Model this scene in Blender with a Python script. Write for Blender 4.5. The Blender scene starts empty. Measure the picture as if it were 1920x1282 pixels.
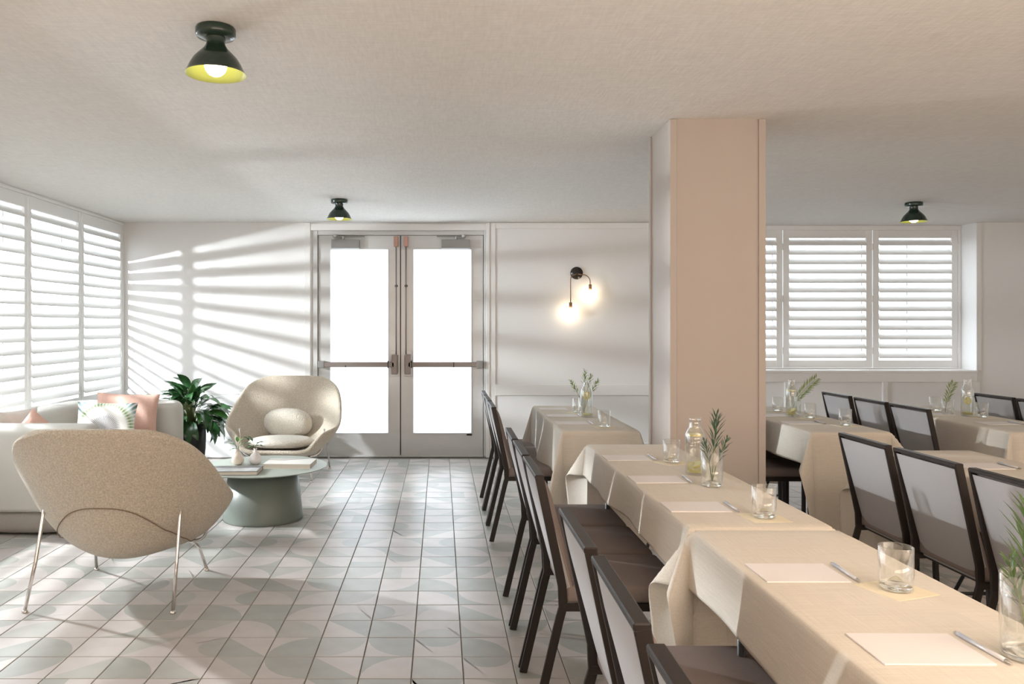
import bpy, bmesh, math, random
from mathutils import Vector, Matrix, noise
random.seed(7)
PI = math.pi
C = bpy.context.scene.collection
sc = bpy.context.scene

# ------------------------------------------------------------------ camera, world, lights
CH = 1.364                      # camera height
BW = 8.26                       # depth of the back wall
F = 1490.0
cam = bpy.data.cameras.new('camera'); co = bpy.data.objects.new('camera', cam); C.objects.link(co)
co.location = (0, 0, CH); co.rotation_euler = (PI/2, 0, 0)
cam.sensor_fit = 'HORIZONTAL'; cam.sensor_width = 36; cam.lens = 36*F/1920
cam.shift_x = (960-826)/1920; cam.shift_y = (611-641)/1920
cam.clip_start = 0.05
sc.camera = co
sc.view_settings.view_transform = 'Standard'; sc.view_settings.look = 'None'
sc.view_settings.gamma = 1; sc.view_settings.use_curve_mapping = False
sc.view_settings.exposure = 0.29
sc.cycles.transparent_max_bounces = 32
w = bpy.data.worlds.new('overcast_sky'); sc.world = w; w.use_nodes = True
w.node_tree.nodes['Background'].inputs[0].default_value = (0.88, 0.94, 1.0, 1)
w.node_tree.nodes['Background'].inputs[1].default_value = 4.3

def light(name, kind, loc, energy, color, rot=None, **kw):
    d = bpy.data.lights.new(name, kind); d.energy = energy; d.color = color
    for k, v in kw.items(): setattr(d, k, v)
    o = bpy.data.objects.new(name, d); C.objects.link(o); o.location = loc
    if rot: o.rotation_euler = rot
    return o
# hard low light that stands outside the left shutters
gl_ = light('garden_lamp', 'POINT', (-4.45, 5.6, 1.80), 350, (0.93, 0.965, 1.0), shadow_soft_size=0.055)
gl_.data.use_nodes = True
_t = gl_.data.node_tree; _f = _t.nodes.new('ShaderNodeLightFalloff'); _f.inputs['Strength'].default_value = 1.0
_t.links.new(_f.outputs['Linear'], _t.nodes['Emission'].inputs['Strength'])
# portals: daylight through the windows
p1 = light('left_window_daylight', 'AREA', (-3.48, 5.40, 1.5), 1, (1, 1, 1), (0, -PI/2, 0), shape='RECTANGLE', size=1.85, size_y=5.8)
p1.data.cycles.is_portal = True
p2 = light('back_window_daylight', 'AREA', (4.13, 8.70, 1.67), 1, (1, 1, 1), (-PI/2, 0, 0), shape='RECTANGLE', size=2.9, size_y=1.6)
p2.data.cycles.is_portal = True
# added warm area fill around the camera, no fixtures of the room
light('ceiling_fill', 'AREA', (2.2, -1.7, 0.95), 265, (1.0, 0.79, 0.62), (math.radians(168), 0, math.radians(0)), shape='RECTANGLE', size=7.0, size_y=1.8)  # unseen uplight added to brighten the ceiling

light('overhead_fill', 'AREA', (2.7, 0.35, 2.40), 50, (1.0, 0.84, 0.69), (math.radians(4), 0, 0), shape='RECTANGLE', size=4.2, size_y=1.8)  # added fill from above that brightens the tabletops
light('lounge_fill', 'AREA', (-1.4, -0.6, 2.40), 14, (1.0, 0.78, 0.58), (math.radians(20), 0, 0), shape='RECTANGLE', size=2.6, size_y=1.4)  # weak fill added for the left side of the room

# ------------------------------------------------------------------ materials
MAT = {}
def nt(name):
    m = bpy.data.materials.new(name); m.use_nodes = True
    MAT[name] = m
    return m, m.node_tree, m.node_tree.nodes['Principled BSDF']
def inp(b, **k):
    for a, v in k.items():
        b.inputs[a.replace('_', ' ')].default_value = v
def mat(name, col, rough=0.6, metal=0.0, var=0.06, vscale=6, bump=0.0, bscale=60, stretch=(1, 1, 1), spec=0.5, sheen=0):
    m, t, b = nt(name)
    inp(b, Roughness=rough, Metallic=metal)
    b.inputs['Specular IOR Level'].default_value = spec
    if sheen: b.inputs['Sheen Weight'].default_value = sheen
    tc = t.nodes.new('ShaderNodeTexCoord'); mp = t.nodes.new('ShaderNodeMapping')
    mp.inputs['Scale'].default_value = stretch
    t.links.new(tc.outputs['Object'], mp.inputs['Vector'])
    n = t.nodes.new('ShaderNodeTexNoise'); n.inputs['Scale'].default_value = vscale; n.inputs['Detail'].default_value = 4
    t.links.new(mp.outputs[0], n.inputs['Vector'])
    r = t.nodes.new('ShaderNodeValToRGB')
    r.color_ramp.elements[0].position = .3; r.color_ramp.elements[1].position = .7
    r.color_ramp.elements[0].color = tuple(max(0, c*(1-var)) for c in col)+(1,)
    r.color_ramp.elements[1].color = tuple(min(1, c*(1+var)) for c in col)+(1,)
    t.links.new(n.outputs[0], r.inputs[0]); t.links.new(r.outputs[0], b.inputs['Base Color'])
    if bump:
        n2 = t.nodes.new('ShaderNodeTexNoise'); n2.inputs['Scale'].default_value = bscale; n2.inputs['Detail'].default_value = 3
        t.links.new(mp.outputs[0], n2.inputs['Vector'])
        bp = t.nodes.new('ShaderNodeBump'); bp.inputs['Strength'].default_value = bump; bp.inputs['Distance'].default_value = .01
        t.links.new(n2.outputs[0], bp.inputs['Height']); t.links.new(bp.outputs[0], b.inputs['Normal'])
    return m
def woven(name, col, rough=.85, var=.07, s1=(4, 140, 140), s2=(140, 4, 140), bump=.35, sc_=1.0, dist=.004):
    """two crossed, stretched noises: slubby weave"""
    m, t, b = nt(name); inp(b, Roughness=rough); b.inputs['Specular IOR Level'].default_value = .2
    tc = t.nodes.new('ShaderNodeTexCoord'); outs = []
    for s in (s1, s2):
        mp = t.nodes.new('ShaderNodeMapping'); mp.inputs['Scale'].default_value = s
        n = t.nodes.new('ShaderNodeTexNoise'); n.inputs['Scale'].default_value = sc_; n.inputs['Detail'].default_value = 3
        t.links.new(tc.outputs['Object'], mp.inputs[0]); t.links.new(mp.outputs[0], n.inputs['Vector']); outs.append(n)
    a = t.nodes.new('ShaderNodeMath'); a.operation = 'ADD'
    t.links.new(outs[0].outputs[0], a.inputs[0]); t.links.new(outs[1].outputs[0], a.inputs[1])
    r = t.nodes.new('ShaderNodeValToRGB'); r.color_ramp.elements[0].position = .35; r.color_ramp.elements[1].position = .65
    h = t.nodes.new('ShaderNodeMath'); h.operation = 'MULTIPLY'; h.inputs[1].default_value = .5
    t.links.new(a.outputs[0], h.inputs[0]); t.links.new(h.outputs[0], r.inputs[0])
    r.color_ramp.elements[0].color = tuple(c*(1-var) for c in col)+(1,)
    r.color_ramp.elements[1].color = tuple(min(1, c*(1+var)) for c in col)+(1,)
    t.links.new(r.outputs[0], b.inputs['Base Color'])
    bp = t.nodes.new('ShaderNodeBump'); bp.inputs['Strength'].default_value = bump; bp.inputs['Distance'].default_value = dist
    t.links.new(h.outputs[0], bp.inputs['Height']); t.links.new(bp.outputs[0], b.inputs['Normal'])
    return m
def emit(name, col, s):
    m, t, b = nt(name); inp(b, Base_Color=col+(1,), Roughness=.3)
    b.inputs['Emission Color'].default_value = col+(1,); b.inputs['Emission Strength'].default_value = s
    return m
def thin_glass(name, tint=(.96, .975, .97), k=1.0, ior=1.45, rough=.02):
    m, t, b = nt(name); t.nodes.remove(b)
    out = t.nodes['Material Output']
    tr = t.nodes.new('ShaderNodeBsdfTransparent'); tr.inputs[0].default_value = tint+(1,)
    gl = t.nodes.new('ShaderNodeBsdfGlossy'); gl.inputs['Roughness'].default_value = rough; gl.inputs[0].default_value = (1, 1, 1, 1)
    lw = t.nodes.new('ShaderNodeLayerWeight'); lw.inputs[0].default_value = .25
    mu = t.nodes.new('ShaderNodeMath'); mu.operation = 'MULTIPLY'; mu.inputs[1].default_value = k
    ad = t.nodes.new('ShaderNodeMath'); ad.operation = 'ADD'; ad.inputs[1].default_value = .04; ad.use_clamp = True
    mx = t.nodes.new('ShaderNodeMixShader')
    t.links.new(lw.outputs['Facing'], mu.inputs[0]); t.links.new(mu.outputs[0], ad.inputs[0]); t.links.new(ad.outputs[0], mx.inputs[0])
    t.links.new(tr.outputs[0], mx.inputs[1]); t.links.new(gl.outputs[0], mx.inputs[2]); t.links.new(mx.outputs[0], out.inputs[0])
    return m
def clear(name, tint=(1, 1, 1), ior=1.33):
    m, t, b = nt(name); inp(b, Base_Color=tint+(1,), Roughness=.0, IOR=ior)
    b.inputs['Transmission Weight'].default_value = 1
    return m

mat('wall_paint', (.80, .795, .79), .55, var=.01, vscale=2, bump=.02, bscale=300)
mat('trim_paint', (.80, .795, .78), .42, var=.01, vscale=2)
mat('pillar_paint', (.50, .445, .405), .6, var=.015, vscale=2, bump=.05, bscale=240, stretch=(3, 3, .4))
woven('ceiling_grasscloth', (.82, .80, .77), .9, .055, (16, 120, 1), (90, 14, 1), .40, 1.0, .004)
mat('shutter_white', (.80, .80, .795), .4, var=.005)
mat('grout', (.19, .165, .14), .9, var=.12, vscale=20)
mat('tile_white', (.50, .458, .435), .34, var=.06, vscale=9, bump=.03, bscale=30)
mat('tile_sage', (.34, .343, .315), .34, var=.08, vscale=9, bump=.03, bscale=30)
mat('tile_mist', (.40, .395, .365), .34, var=.07, vscale=9, bump=.03, bscale=30)
mat('tile_edge', (.45, .43, .40), .6)
mat('door_aluminium', (.60, .60, .595), .36, metal=.15, var=.02, vscale=3, stretch=(1, 1, 8))
mat('door_stile_steel', (.58, .58, .58), .36, metal=.5, var=.02, vscale=3)
mat('bar_bronze', (.24, .21, .20), .38, metal=.6, var=.03)
mat('closer_grey', (.27, .265, .26), .4, metal=.3)
mat('latch_copper', (.45, .27, .22), .35, metal=.6)
mat('dark_rubber', (.03, .03, .03), .6)
mat('lamp_green', (.018, .035, .026), .18, var=.1, spec=.6)
mat('lamp_lime', (.33, .37, .10), .35)
emit('bulb_glow', (1.0, .84, .60), 8)
emit('sconce_glow', (1.0, .80, .55), 16)
mat('sconce_black', (.02, .015, .012), .3)
mat('sconce_brass', (.22, .12, .07), .35, metal=.7)
woven('chair_taupe', (.235, .192, .178), .9, .10, (900, 300, 900), (300, 900, 300), .3, 1.0, .0015)
woven('chair_grey', (.40, .385, .385), .9, .08, (900, 300, 900), (300, 900, 300), .3, 1.0, .0015)
mat('chair_bronze', (.019, .013, .011), .45, metal=.1, var=.1)
mat('table_black', (.02, .02, .02), .4)
mat('table_grey', (.28, .27, .26), .6)
woven('linen', (.72, .665, .585), .9, .07, (8, 260, 260), (260, 8, 260), .25, 1.0, .002)
mat('paper', (.84, .80, .79), .7, var=.01)
mat('print_grey', (.45, .43, .43), .8)
mat('napkin_paper', (.83, .74, .56), .85, var=.02, bump=.1)
mat('pen_silver', (.70, .71, .76), .25, metal=.3)
mat('pen_tip', (.55, .50, .42), .35, metal=.6)
thin_glass('drinking_glass', (.978, .983, .98), .75)
thin_glass('window_glass', (.97, .98, .98), .15)
thin_glass('water', (.975, .985, .975), .06)
thin_glass('glass_base', (.90, .91, .87), .40, rough=.03)
clear('bump_glass', (.97, .98, .95), 1.45)
mat('lemon', (.72, .62, .12), .45, var=.1, vscale=40)
mat('lemon_flesh', (.78, .74, .42), .4, var=.08, vscale=60)
mat('sprig_green', (.085, .15, .05), .55, var=.3, vscale=30)
mat('sprig_light', (.22, .30, .09), .55, var=.25, vscale=30)
mat('stem_green', (.16, .20, .07), .5)
mat('sprig_blue', (.05, .11, .065), .5, var=.3, vscale=30)
mat('leaf_dark', (.035, .105, .035), .22, var=.35, vscale=18, spec=.7)
mat('leaf_mid', (.06, .17, .045), .25, var=.35, vscale=18, spec=.7)
mat('leaf_bright', (.14, .30, .07), .35, var=.25, vscale=18)
mat('planter_black', (.014, .014, .016), .38)
mat('soil', (.03, .02, .015), 1, bump=.5, bscale=80)
mat('boucle', (.72, .67, .585), .95, var=.16, vscale=130, bump=1.0, bscale=110, spec=.15, sheen=.3)
mat('chair_boucle', (.60, .53, .43), .95, var=.20, vscale=130, bump=1.0, bscale=110, spec=.15, sheen=.3)
mat('boucle_seam', (.24, .17, .12), .95, bump=.5, bscale=200)
mat('chrome', (.72, .68, .65), .14, metal=1.0, var=.01)
woven('sofa_fabric', (.56, .545, .505), .95, .04, (500, 200, 500), (200, 500, 200), .25, 1.0, .002)
woven('sofa_base', (.36, .33, .30), .95, .06, (200, 200, 40), (300, 300, 60), .3, 1.0, .002)
mat('pink_linen', (.66, .42, .345), .9, var=.05, vscale=60, bump=.2, bscale=160)
mat('cream_linen', (.78, .74, .70), .9, var=.03, vscale=60, bump=.2, bscale=160)
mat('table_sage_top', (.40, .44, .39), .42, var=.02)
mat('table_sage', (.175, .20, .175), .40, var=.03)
mat('book_dark', (.16, .155, .16), .4, var=.5, vscale=12)
mat('book_brown', (.10, .055, .045), .6)
mat('book_pages', (.72, .66, .58), .8, var=.06, vscale=300, stretch=(.05, .05, 4))
mat('book_white', (.76, .74, .70), .5, var=.03)
mat('book_photo', (.48, .50, .50), .35, var=.35, vscale=14)
mat('vase_cream', (.80, .70, .61), .55, var=.05)
mat('vase_white', (.78, .73, .73), .55, var=.04)
mat('ground_outside', (.55, .55, .53), .9)
# frosted door glazing: daylight scatters through it
m, t, b = nt('frosted_glass'); t.nodes.remove(b)
tl = t.nodes.new('ShaderNodeBsdfTranslucent'); tl.inputs[0].default_value = (.93, .95, .96, 1)
gl = t.nodes.new('ShaderNodeBsdfGlossy'); gl.inputs['Roughness'].default_value = .25
mx = t.nodes.new('ShaderNodeMixShader'); mx.inputs[0].default_value = .06
t.links.new(tl.outputs[0], mx.inputs[1]); t.links.new(gl.outputs[0], mx.inputs[2]); t.links.new(mx.outputs[0], t.nodes['Material Output'].inputs[0])
# feather-print pillow: radial ribs in bands around the bottom centre
m, t, b = nt('feather_print'); inp(b, Roughness=.9)
N = t.nodes.new
tc = N('ShaderNodeTexCoord'); sx = N('ShaderNodeSeparateXYZ'); t.links.new(tc.outputs['Object'], sx.inputs[0])
def M(op, a, b_=None):
    n = N('ShaderNodeMath'); n.operation = op
    for i, v in enumerate((a, b_)):
        if v is None: continue
        if isinstance(v, (int, float)): n.inputs[i].default_value = v
        else: t.links.new(v, n.inputs[i])
    return n.outputs[0]
zz = M('ADD', sx.outputs['Z'], .07)
ang = M('ARCTAN2', zz, sx.outputs['X'])
rad = M('SQRT', M('ADD', M('MULTIPLY', sx.outputs['X'], sx.outputs['X']), M('MULTIPLY', zz, zz)))
rib = M('SINE', M('MULTIPLY', ang, 52.0))
rr = N('ShaderNodeValToRGB'); e = rr.color_ramp.elements
e[0].position = 0; e[0].color = (.10, .09, .10, 1); e[1].position = 1; e[1].color = (.05, .07, .05, 1)
for p, c in ((.31, (.20, .19, .20, 1)), (.42, (.80, .78, .76, 1)), (.55, (.80, .78, .74, 1)), (.64, (.20, .30, .10, 1)), (.74, (.55, .63, .55, 1)), (.84, (.22, .33, .34, 1))):
    el = e.new(p); el.color = c
t.links.new(M('DIVIDE', rad, .31), rr.inputs[0])
mxc = N('ShaderNodeMix'); mxc.data_type = 'RGBA'
t.links.new(M('MULTIPLY', M('GREATER_THAN', rib, .2), .7), mxc.inputs[0])
t.links.new(rr.outputs[0], mxc.inputs[6]); mxc.inputs[7].default_value = (.78, .76, .72, 1)
t.links.new(mxc.outputs[2], b.inputs['Base Color'])

# ------------------------------------------------------------------ mesh helpers
class MB:
    def __init__(s): s.v = []; s.f = []; s.m = []; s.smooth = []
    def add(s, vs, fs, mi=0, sm=False, T=None):
        o = len(s.v)
        s.v += [tuple((T @ Vector(p)) if T else p) for p in vs]
        for f in fs:
            s.f.append(tuple(i+o for i in f)); s.m.append(mi); s.smooth.append(sm)
        return s
    def box(s, x0, y0, z0, x1, y1, z1, mi=0, T=None):
        v = [(x0,y0,z0),(x1,y0,z0),(x1,y1,z0),(x0,y1,z0),(x0,y0,z1),(x1,y0,z1),(x1,y1,z1),(x0,y1,z1)]
        return s.add(v, [(3,2,1,0),(4,5,6,7),(0,1,5,4),(1,2,6,5),(2,3,7,6),(3,0,4,7)], mi, False, T)
    def lathe(s, prof, cx=0, cy=0, n=32, mi=0, caps=(False, False), sm=True, T=None):
        vs = []; fs = []
        for r, z in prof:
            for k in range(n):
                a = 2*PI*k/n; vs.append((cx+r*math.cos(a), cy+r*math.sin(a), z))
        for i in range(len(prof)-1):
            for k in range(n):
                k2 = (k+1) % n
                fs.append((i*n+k, i*n+k2, (i+1)*n+k2, (i+1)*n+k))
        if caps[0]: fs.append(tuple(reversed(range(n))))
        if caps[1]: fs.append(tuple((len(prof)-1)*n+k for k in range(n)))
        return s.add(vs, fs, mi, sm, T)
    def tube(s, pts, r, n=10, mi=0, sm=True, cap=True, rect=None, T=None):
        P = [Vector(p) for p in pts]; vs = []; fs = []
        rs = r if isinstance(r, (list, tuple)) else [r]*len(P)
        ref = None
        for i, p in enumerate(P):
            d = (P[min(i+1, len(P)-1)]-P[max(i-1, 0)]).normalized()
            if ref is None:
                ref = Vector((0, 1, 0)) if rect else (Vector((0, 0, 1)) if abs(d.z) < .9 else Vector((1, 0, 0)))
            a = (ref - d*ref.dot(d)).normalized(); b = d.cross(a)
            ref = a
            if rect:
                wa, wb = rect
                for u, v in ((-1,-1),(1,-1),(1,1),(-1,1)): vs.append(p + a*(u*wa/2) + b*(v*wb/2))
            else:
                for k in range(n):
                    t_ = 2*PI*k/n; vs.append(p + a*(rs[i]*math.cos(t_)) + b*(rs[i]*math.sin(t_)))
        m_ = 4 if rect else n
        for i in range(len(P)-1):
            for k in range(m_):
                k2 = (k+1) % m_; fs.append((i*m_+k, i*m_+k2, (i+1)*m_+k2, (i+1)*m_+k))
        if cap:
            fs.append(tuple(reversed(range(m_)))); fs.append(tuple((len(P)-1)*m_+k for k in range(m_)))
        return s.add([tuple(v) for v in vs], fs, mi, sm and not rect, T)
    def grid(s, fn, nu, nv, mi=0, sm=True, T=None, flip=False):
        vs = [fn(i/nu, j/nv) for j in range(nv+1) for i in range(nu+1)]
        fs = []
        for j in range(nv):
            for i in range(nu):
                a = j*(nu+1)+i; q = (a, a+1, a+nu+2, a+nu+1)
                fs.append(tuple(reversed(q)) if flip else q)
        return s.add(vs, fs, mi, sm, T)
    def mesh(s, name, mats, bevel=0, seg=2, fix=True):
        me = bpy.data.meshes.new(name); me.from_pydata(s.v, [], s.f)
        for m_ in (mats if isinstance(mats, (list, tuple)) else [mats]): me.materials.append(MAT[m_])
        me.polygons.foreach_set('material_index', s.m); me.polygons.foreach_set('use_smooth', s.smooth)
        if fix or bevel:
            bm = bmesh.new(); bm.from_mesh(me)
            if bevel:
                es = [e for e in bm.edges if len(e.link_faces) == 2 and e.calc_face_angle(0) > .6]
                bmesh.ops.bevel(bm, geom=es, offset=bevel, segments=seg, affect='EDGES', profile=.6)
            if fix: bmesh.ops.recalc_face_normals(bm, faces=bm.faces)
            bm.to_mesh(me); bm.free()
        me.update(); return me
    def build(s, name, mats, parent=None, **k):
        return link(name, s.mesh(name, mats, **k), parent)
def link(name, me, parent=None, loc=None, rot=None):
    o = bpy.data.objects.new(name, me); C.objects.link(o)
    if parent: o.parent = parent
    if loc is not None: o.location = loc
    if rot is not None: o.rotation_euler = rot
    return o
def tag(o, label, cat, group=None):
    o['label'] = label; o['category'] = cat
    if group: o['group'] = group
    return o
def thing(name, label, cat, loc=(0, 0, 0), rz=0, group=None):
    o = bpy.data.objects.new(name, None); C.objects.link(o); o.location = loc; o.rotation_euler = (0, 0, rz)
    o.empty_display_size = .05
    return tag(o, label, cat, group)
def struct_empty(name, loc=(0, 0, 0)):
    o = bpy.data.objects.new(name, None); C.objects.link(o); o.location = loc; o['kind'] = 'structure'; return o
def S(o): o['kind'] = 'structure'; return o
def dup(root, loc, rz, label, group=None):
    r = root.copy(); C.objects.link(r); r.location = loc; r.rotation_euler = (0, 0, rz); r['label'] = label
    if group: r['group'] = group
    for ch in root.children:
        c = ch.copy(); C.objects.link(c); c.parent = r
        for g in ch.children:
            d = g.copy(); C.objects.link(d); d.parent = c
    return r
def rbox(name, dims, mats, parent=None, bevel=.003, seg=2):
    return MB().box(*dims).build(name, mats, parent, bevel=bevel, seg=seg)
def subsurf(o, lv=1):
    md = o.modifiers.new('smooth', 'SUBSURF'); md.levels = lv; md.render_levels = lv; return o
def XB(px): return (px-826)/180.4          # back-wall pixel column -> metres
def ZB(py): return 1.364-(py-611)/180.4

H = 2.44; XL = -3.293; XR = 7.6; YF = -4.5
# ------------------------------------------------------------------ room shell
ceil = S(MB().box(XL-.15, YF-.1, H, XR+.1, BW+.7, H+.1).build('ceiling', 'ceiling_grasscloth'))
# back wall with door opening and recessed window
DX0, DX1 = XB(585), XB(911); DZ = ZB(432)
WX0, WX1, WZ0 = 2.70, XB(1830), .90
mb = MB()
mb.box(XL-.15, BW, 0, DX0, BW+.26, H); mb.box(DX0, BW, DZ, DX1, BW+.26, H); mb.box(DX1, BW, 0, WX0, BW+.26, H)
mb.box(WX0, BW, 0, WX1, BW+.26, WZ0); mb.box(WX1, BW, 0, XR+.1, BW+.26, H)
wall_back = S(mb.build('wall_back', 'wall_paint'))
def trim(name, x0, x1, z0, z1, d=.020, back=BW):
    return rbox(name, (x0, back-d, z0, x1, back+.001, z1), 'trim_paint', wall_back, .0025, 1)
# left field
trim('stile', XB(571), XB(582.5), 0, H-.004, .02); trim('rail', XL+.005, XB(571), .655, .70, .012)
trim('rail', XL+.005, XB(571), .0, .17, .022)
# door casing
trim('stile', XB(911), XB(918), 0, H-.004, .024)
trim('rail', XB(583), XB(911), DZ, ZB(419.5), .018)
# middle field
trim('stile', XB(918), XB(929), 0, H-.004, .014)
trim('rail', XB(929), WX0, ZB(428.5), H-.004); trim('rail', XB(929), WX0, ZB(741), ZB(721)); trim('rail', XB(929), WX0, 0, .15)
trim('stile', WX0-.06, WX0, .15, H-.1)
# field under the window
trim('rail', WX0, WX1, ZB(716), WZ0-.02); trim('rail', WX0, WX1, 0, .15)
for px in (1475, 1658): trim('stile', XB(px-4.5), XB(px+4.5), .15, ZB(716))
trim('stile', WX1-.06, WX1+.03, .15, ZB(716)); trim('stile', WX1, WX1+.05, WZ0, H-.004, .01)
sill = rbox('sill', (WX0, BW-.03, WZ0-.022, WX1, BW+.25, WZ0+.004), 'trim_paint', wall_back, .003, 1)
# left wall: below, above and before the long shuttered window
LZ0, LZ1 = .62, 2.41
mb = MB(); mb.box(XL-.15, YF, 0, XL, BW, LZ0); mb.box(XL-.15, YF, LZ1, XL, BW, H); mb.box(XL-.15, YF, LZ0, XL, 2.52, LZ1)
mb.box(XL-.15, BW-.02, LZ0, XL, BW+.0, LZ1)
wall_left = S(mb.build('wall_left', 'wall_paint'))
rbox('sill', (XL-.02, 2.5, LZ0-.02, XL+.045, BW-.001, LZ0+.005), 'trim_paint', wall_left, .004, 1)
S(MB().box(XR, YF, 0, XR+.1, BW, H).build('wall_right', 'wall_paint'))
S(MB().box(XL-.15, YF-.1, 0, XR+.1, YF, H).build('wall_front', 'wall_paint'))
S(rbox('baseboard_left', (XL, YF, 0, XL+.018, BW-.03, .15), 'trim_paint'))
# pillar
PX0, PX1, PY0, PY1 = 1.190, 1.687, 4.12, 4.545
pillar = S(MB().box(PX0+.010, PY0+.010, 0, PX1-.010, PY1-.010, H).build('wall_pillar', 'pillar_paint'))
for (a, b_, c, d) in ((PX0, PY0, PX0+.036, PY0+.036), (PX1-.036, PY0, PX1, PY0+.036), (PX0, PY1-.036, PX0+.036, PY1), (PX1-.036, PY1-.036, PX1, PY1)):
    rbox('corner_strip', (a, b_, 0, c, d, H-.003), 'pillar_paint', pillar, .002, 1)
rbox('base_strip', (PX0+.002, PY0+.002, 0, PX1-.002, PY1-.002, .12), 'pillar_paint', pillar, .003, 1)
# ground outside the left window so the daylight has somewhere to land
S(MB().box(-14, -8, -.5, XL-.16, 20, -.3).build('floor_outside', 'ground_outside'))

# ------------------------------------------------------------------ plantation shutters
PITCH = .0985
def louver_mesh(length, chord=.094, th=.011, tilt=math.radians(52)):
    """length along X, room side at -Y, inner edge tipped down"""
    mb = MB(); n = 12; ring = []
    for k in range(n):
        a = 2*PI*k/n; u = math.cos(a)*chord/2; v = math.sin(a)*th/2
        ring.append((u*math.cos(tilt)-v*math.sin(tilt), u*math.sin(tilt)+v*math.cos(tilt)))
    vs = [(x, y, z) for x in (-length/2, length/2) for (y, z) in ring]
    fs = [(k, (k+1) % n, n+(k+1) % n, n+k) for k in range(n)]
    mb.add(vs, fs, 0, True); mb.add(vs[:n], [tuple(range(n))], 0); mb.add(vs[n:], [tuple(range(n))], 0)
    return mb.mesh('louver', 'shutter_white', fix=True)
def shutter(parent, w_, h, nl, ztop, st=.05, top=.10, bot=.09, loc=(0, 0, 0), rz=0, lm=None, rodx=.35, pitch=PITCH):
    """one hinged panel, x across, front at y=0, bottom at z=0"""
    mb = MB()
    mb.box(-w_/2, -.001, 0, -w_/2+st, .030, h); mb.box(w_/2-st, -.001, 0, w_/2, .030, h)
    mb.box(-w_/2+st, .0, 0, w_/2-st, .029, bot); mb.box(-w_/2+st, .0, h-top, w_/2-st, .029, h)
    f = mb.build('shutter_frame', 'shutter_white', parent, bevel=.002, seg=1); f.location = loc; f.rotation_euler = (0, 0, rz)
    for k in range(nl):
        z = h-top-.045-k*pitch
        link('louver', lm, f, (0, .015, z))
    r = MB()
    r.box(rodx-.004, .050, bot+.02, rodx+.004, .056, h-top-.03)
    r.build('tilt_rod', 'closer_grey', f)
    for zz_ in (.18, h*.5, h-.18):
        hg = MB(); hg.box(w_/2-.004, -.006, zz_-.035, w_/2+.004, .0, zz_+.035); hg.build('hinge', 'trim_paint', f)
win1 = struct_empty('window_1', (XL, 5.4, 0))
ow = .94; lm = louver_mesh(ow-.008-.10)
edges = [8.215-ow*k for k in range(7)]
for k in range(6):
    yc = (edges[k]+edges[k+1])/2
    shutter(win1, ow-.008, LZ1-LZ0-.012, 16, 0, loc=(.004, yc-5.4, LZ0+.006), rz=PI/2, lm=lm, rodx=.20)
rbox('window_frame', (-.02, edges[0]-5.4, LZ0, .008, BW-.001-5.4, LZ1), 'trim_paint', win1, .002, 1)
rbox('window_frame', (-.10, 2.52-5.4, LZ1-.004, .010, BW-.002-5.4, LZ1+.02), 'trim_paint', win1, .002, 1)
rbox('light_block_board', (-.70, 2.5-5.4, 2.000, -.16, BW+.3-5.4, 2.012), 'trim_paint', win1, .002, 1)  # unseen board added to keep lamp streaks off the ceiling
for k in range(3):
    y0, y1 = edges[2*k+2]-5.4, edges[2*k]-5.4
    MB().box(-.125, y0+.01, LZ0+.02, -.119, y1-.01, LZ1-.02).build('window_pane', 'window_glass', win1)
win2 = struct_empty('window_2', (4.13, BW+.24, 0))
lm2 = louver_mesh(.8336); WB = 8.50
def XW(px): return (px-826)*WB/F
pw = XW(1636)-XW(1467.7)
for k, px in enumerate((1299.5, 1467.7, 1636)):
    xc = XW(px)+pw/2-4.13
    ww = pw-.008 if k < 2 else XW(1796.5)-XW(1636)-.008
    if k == 2: xc = (XW(1796.5)+XW(1636))/2-4.13
    l2 = lm2 if k < 2 else louver_mesh(ww-.13)
    shutter(win2, ww, ZB(0)*0+1.47, 13, 0, st=.065, top=.085, bot=.078, loc=(xc, 0, WZ0+.02), rz=0, lm=l2, rodx=(.39 if k < 2 else -.06), pitch=.1003)
rbox('window_frame', (XW(1796.5)-4.13, -.01, WZ0, WX1-4.13-.002, .06, H-.03), 'trim_paint', win2, .002, 1)
rbox('window_frame', (WX0-4.13+.002, -.012, H-.05, WX1-4.13-.002, .06, H-.002), 'trim_paint', win2, .002, 1)
rbox('window_frame', (WX0-4.13+.002, -.012, WZ0+.002, WX1-4.13-.002, .05, WZ0+.018), 'trim_paint', win2, .002, 1)
mb = MB(); mb.box(WX0-.1, BW+.26, 0, WX0, BW+.42, H); mb.box(WX1, BW+.26, 0, WX1+.1, BW+.42, H); mb.box(WX0, BW+.26, 0, WX1, BW+.42, WZ0)
S(mb.build('wall_back_reveal', 'wall_paint'))
for k, (a, b_) in enumerate(((WX0, 4.13), (4.13, WX1))):
    MB().box(a-4.13, .14, WZ0, b_-4.13, .146, H).build('window_pane', 'window_glass', win2)

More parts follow.
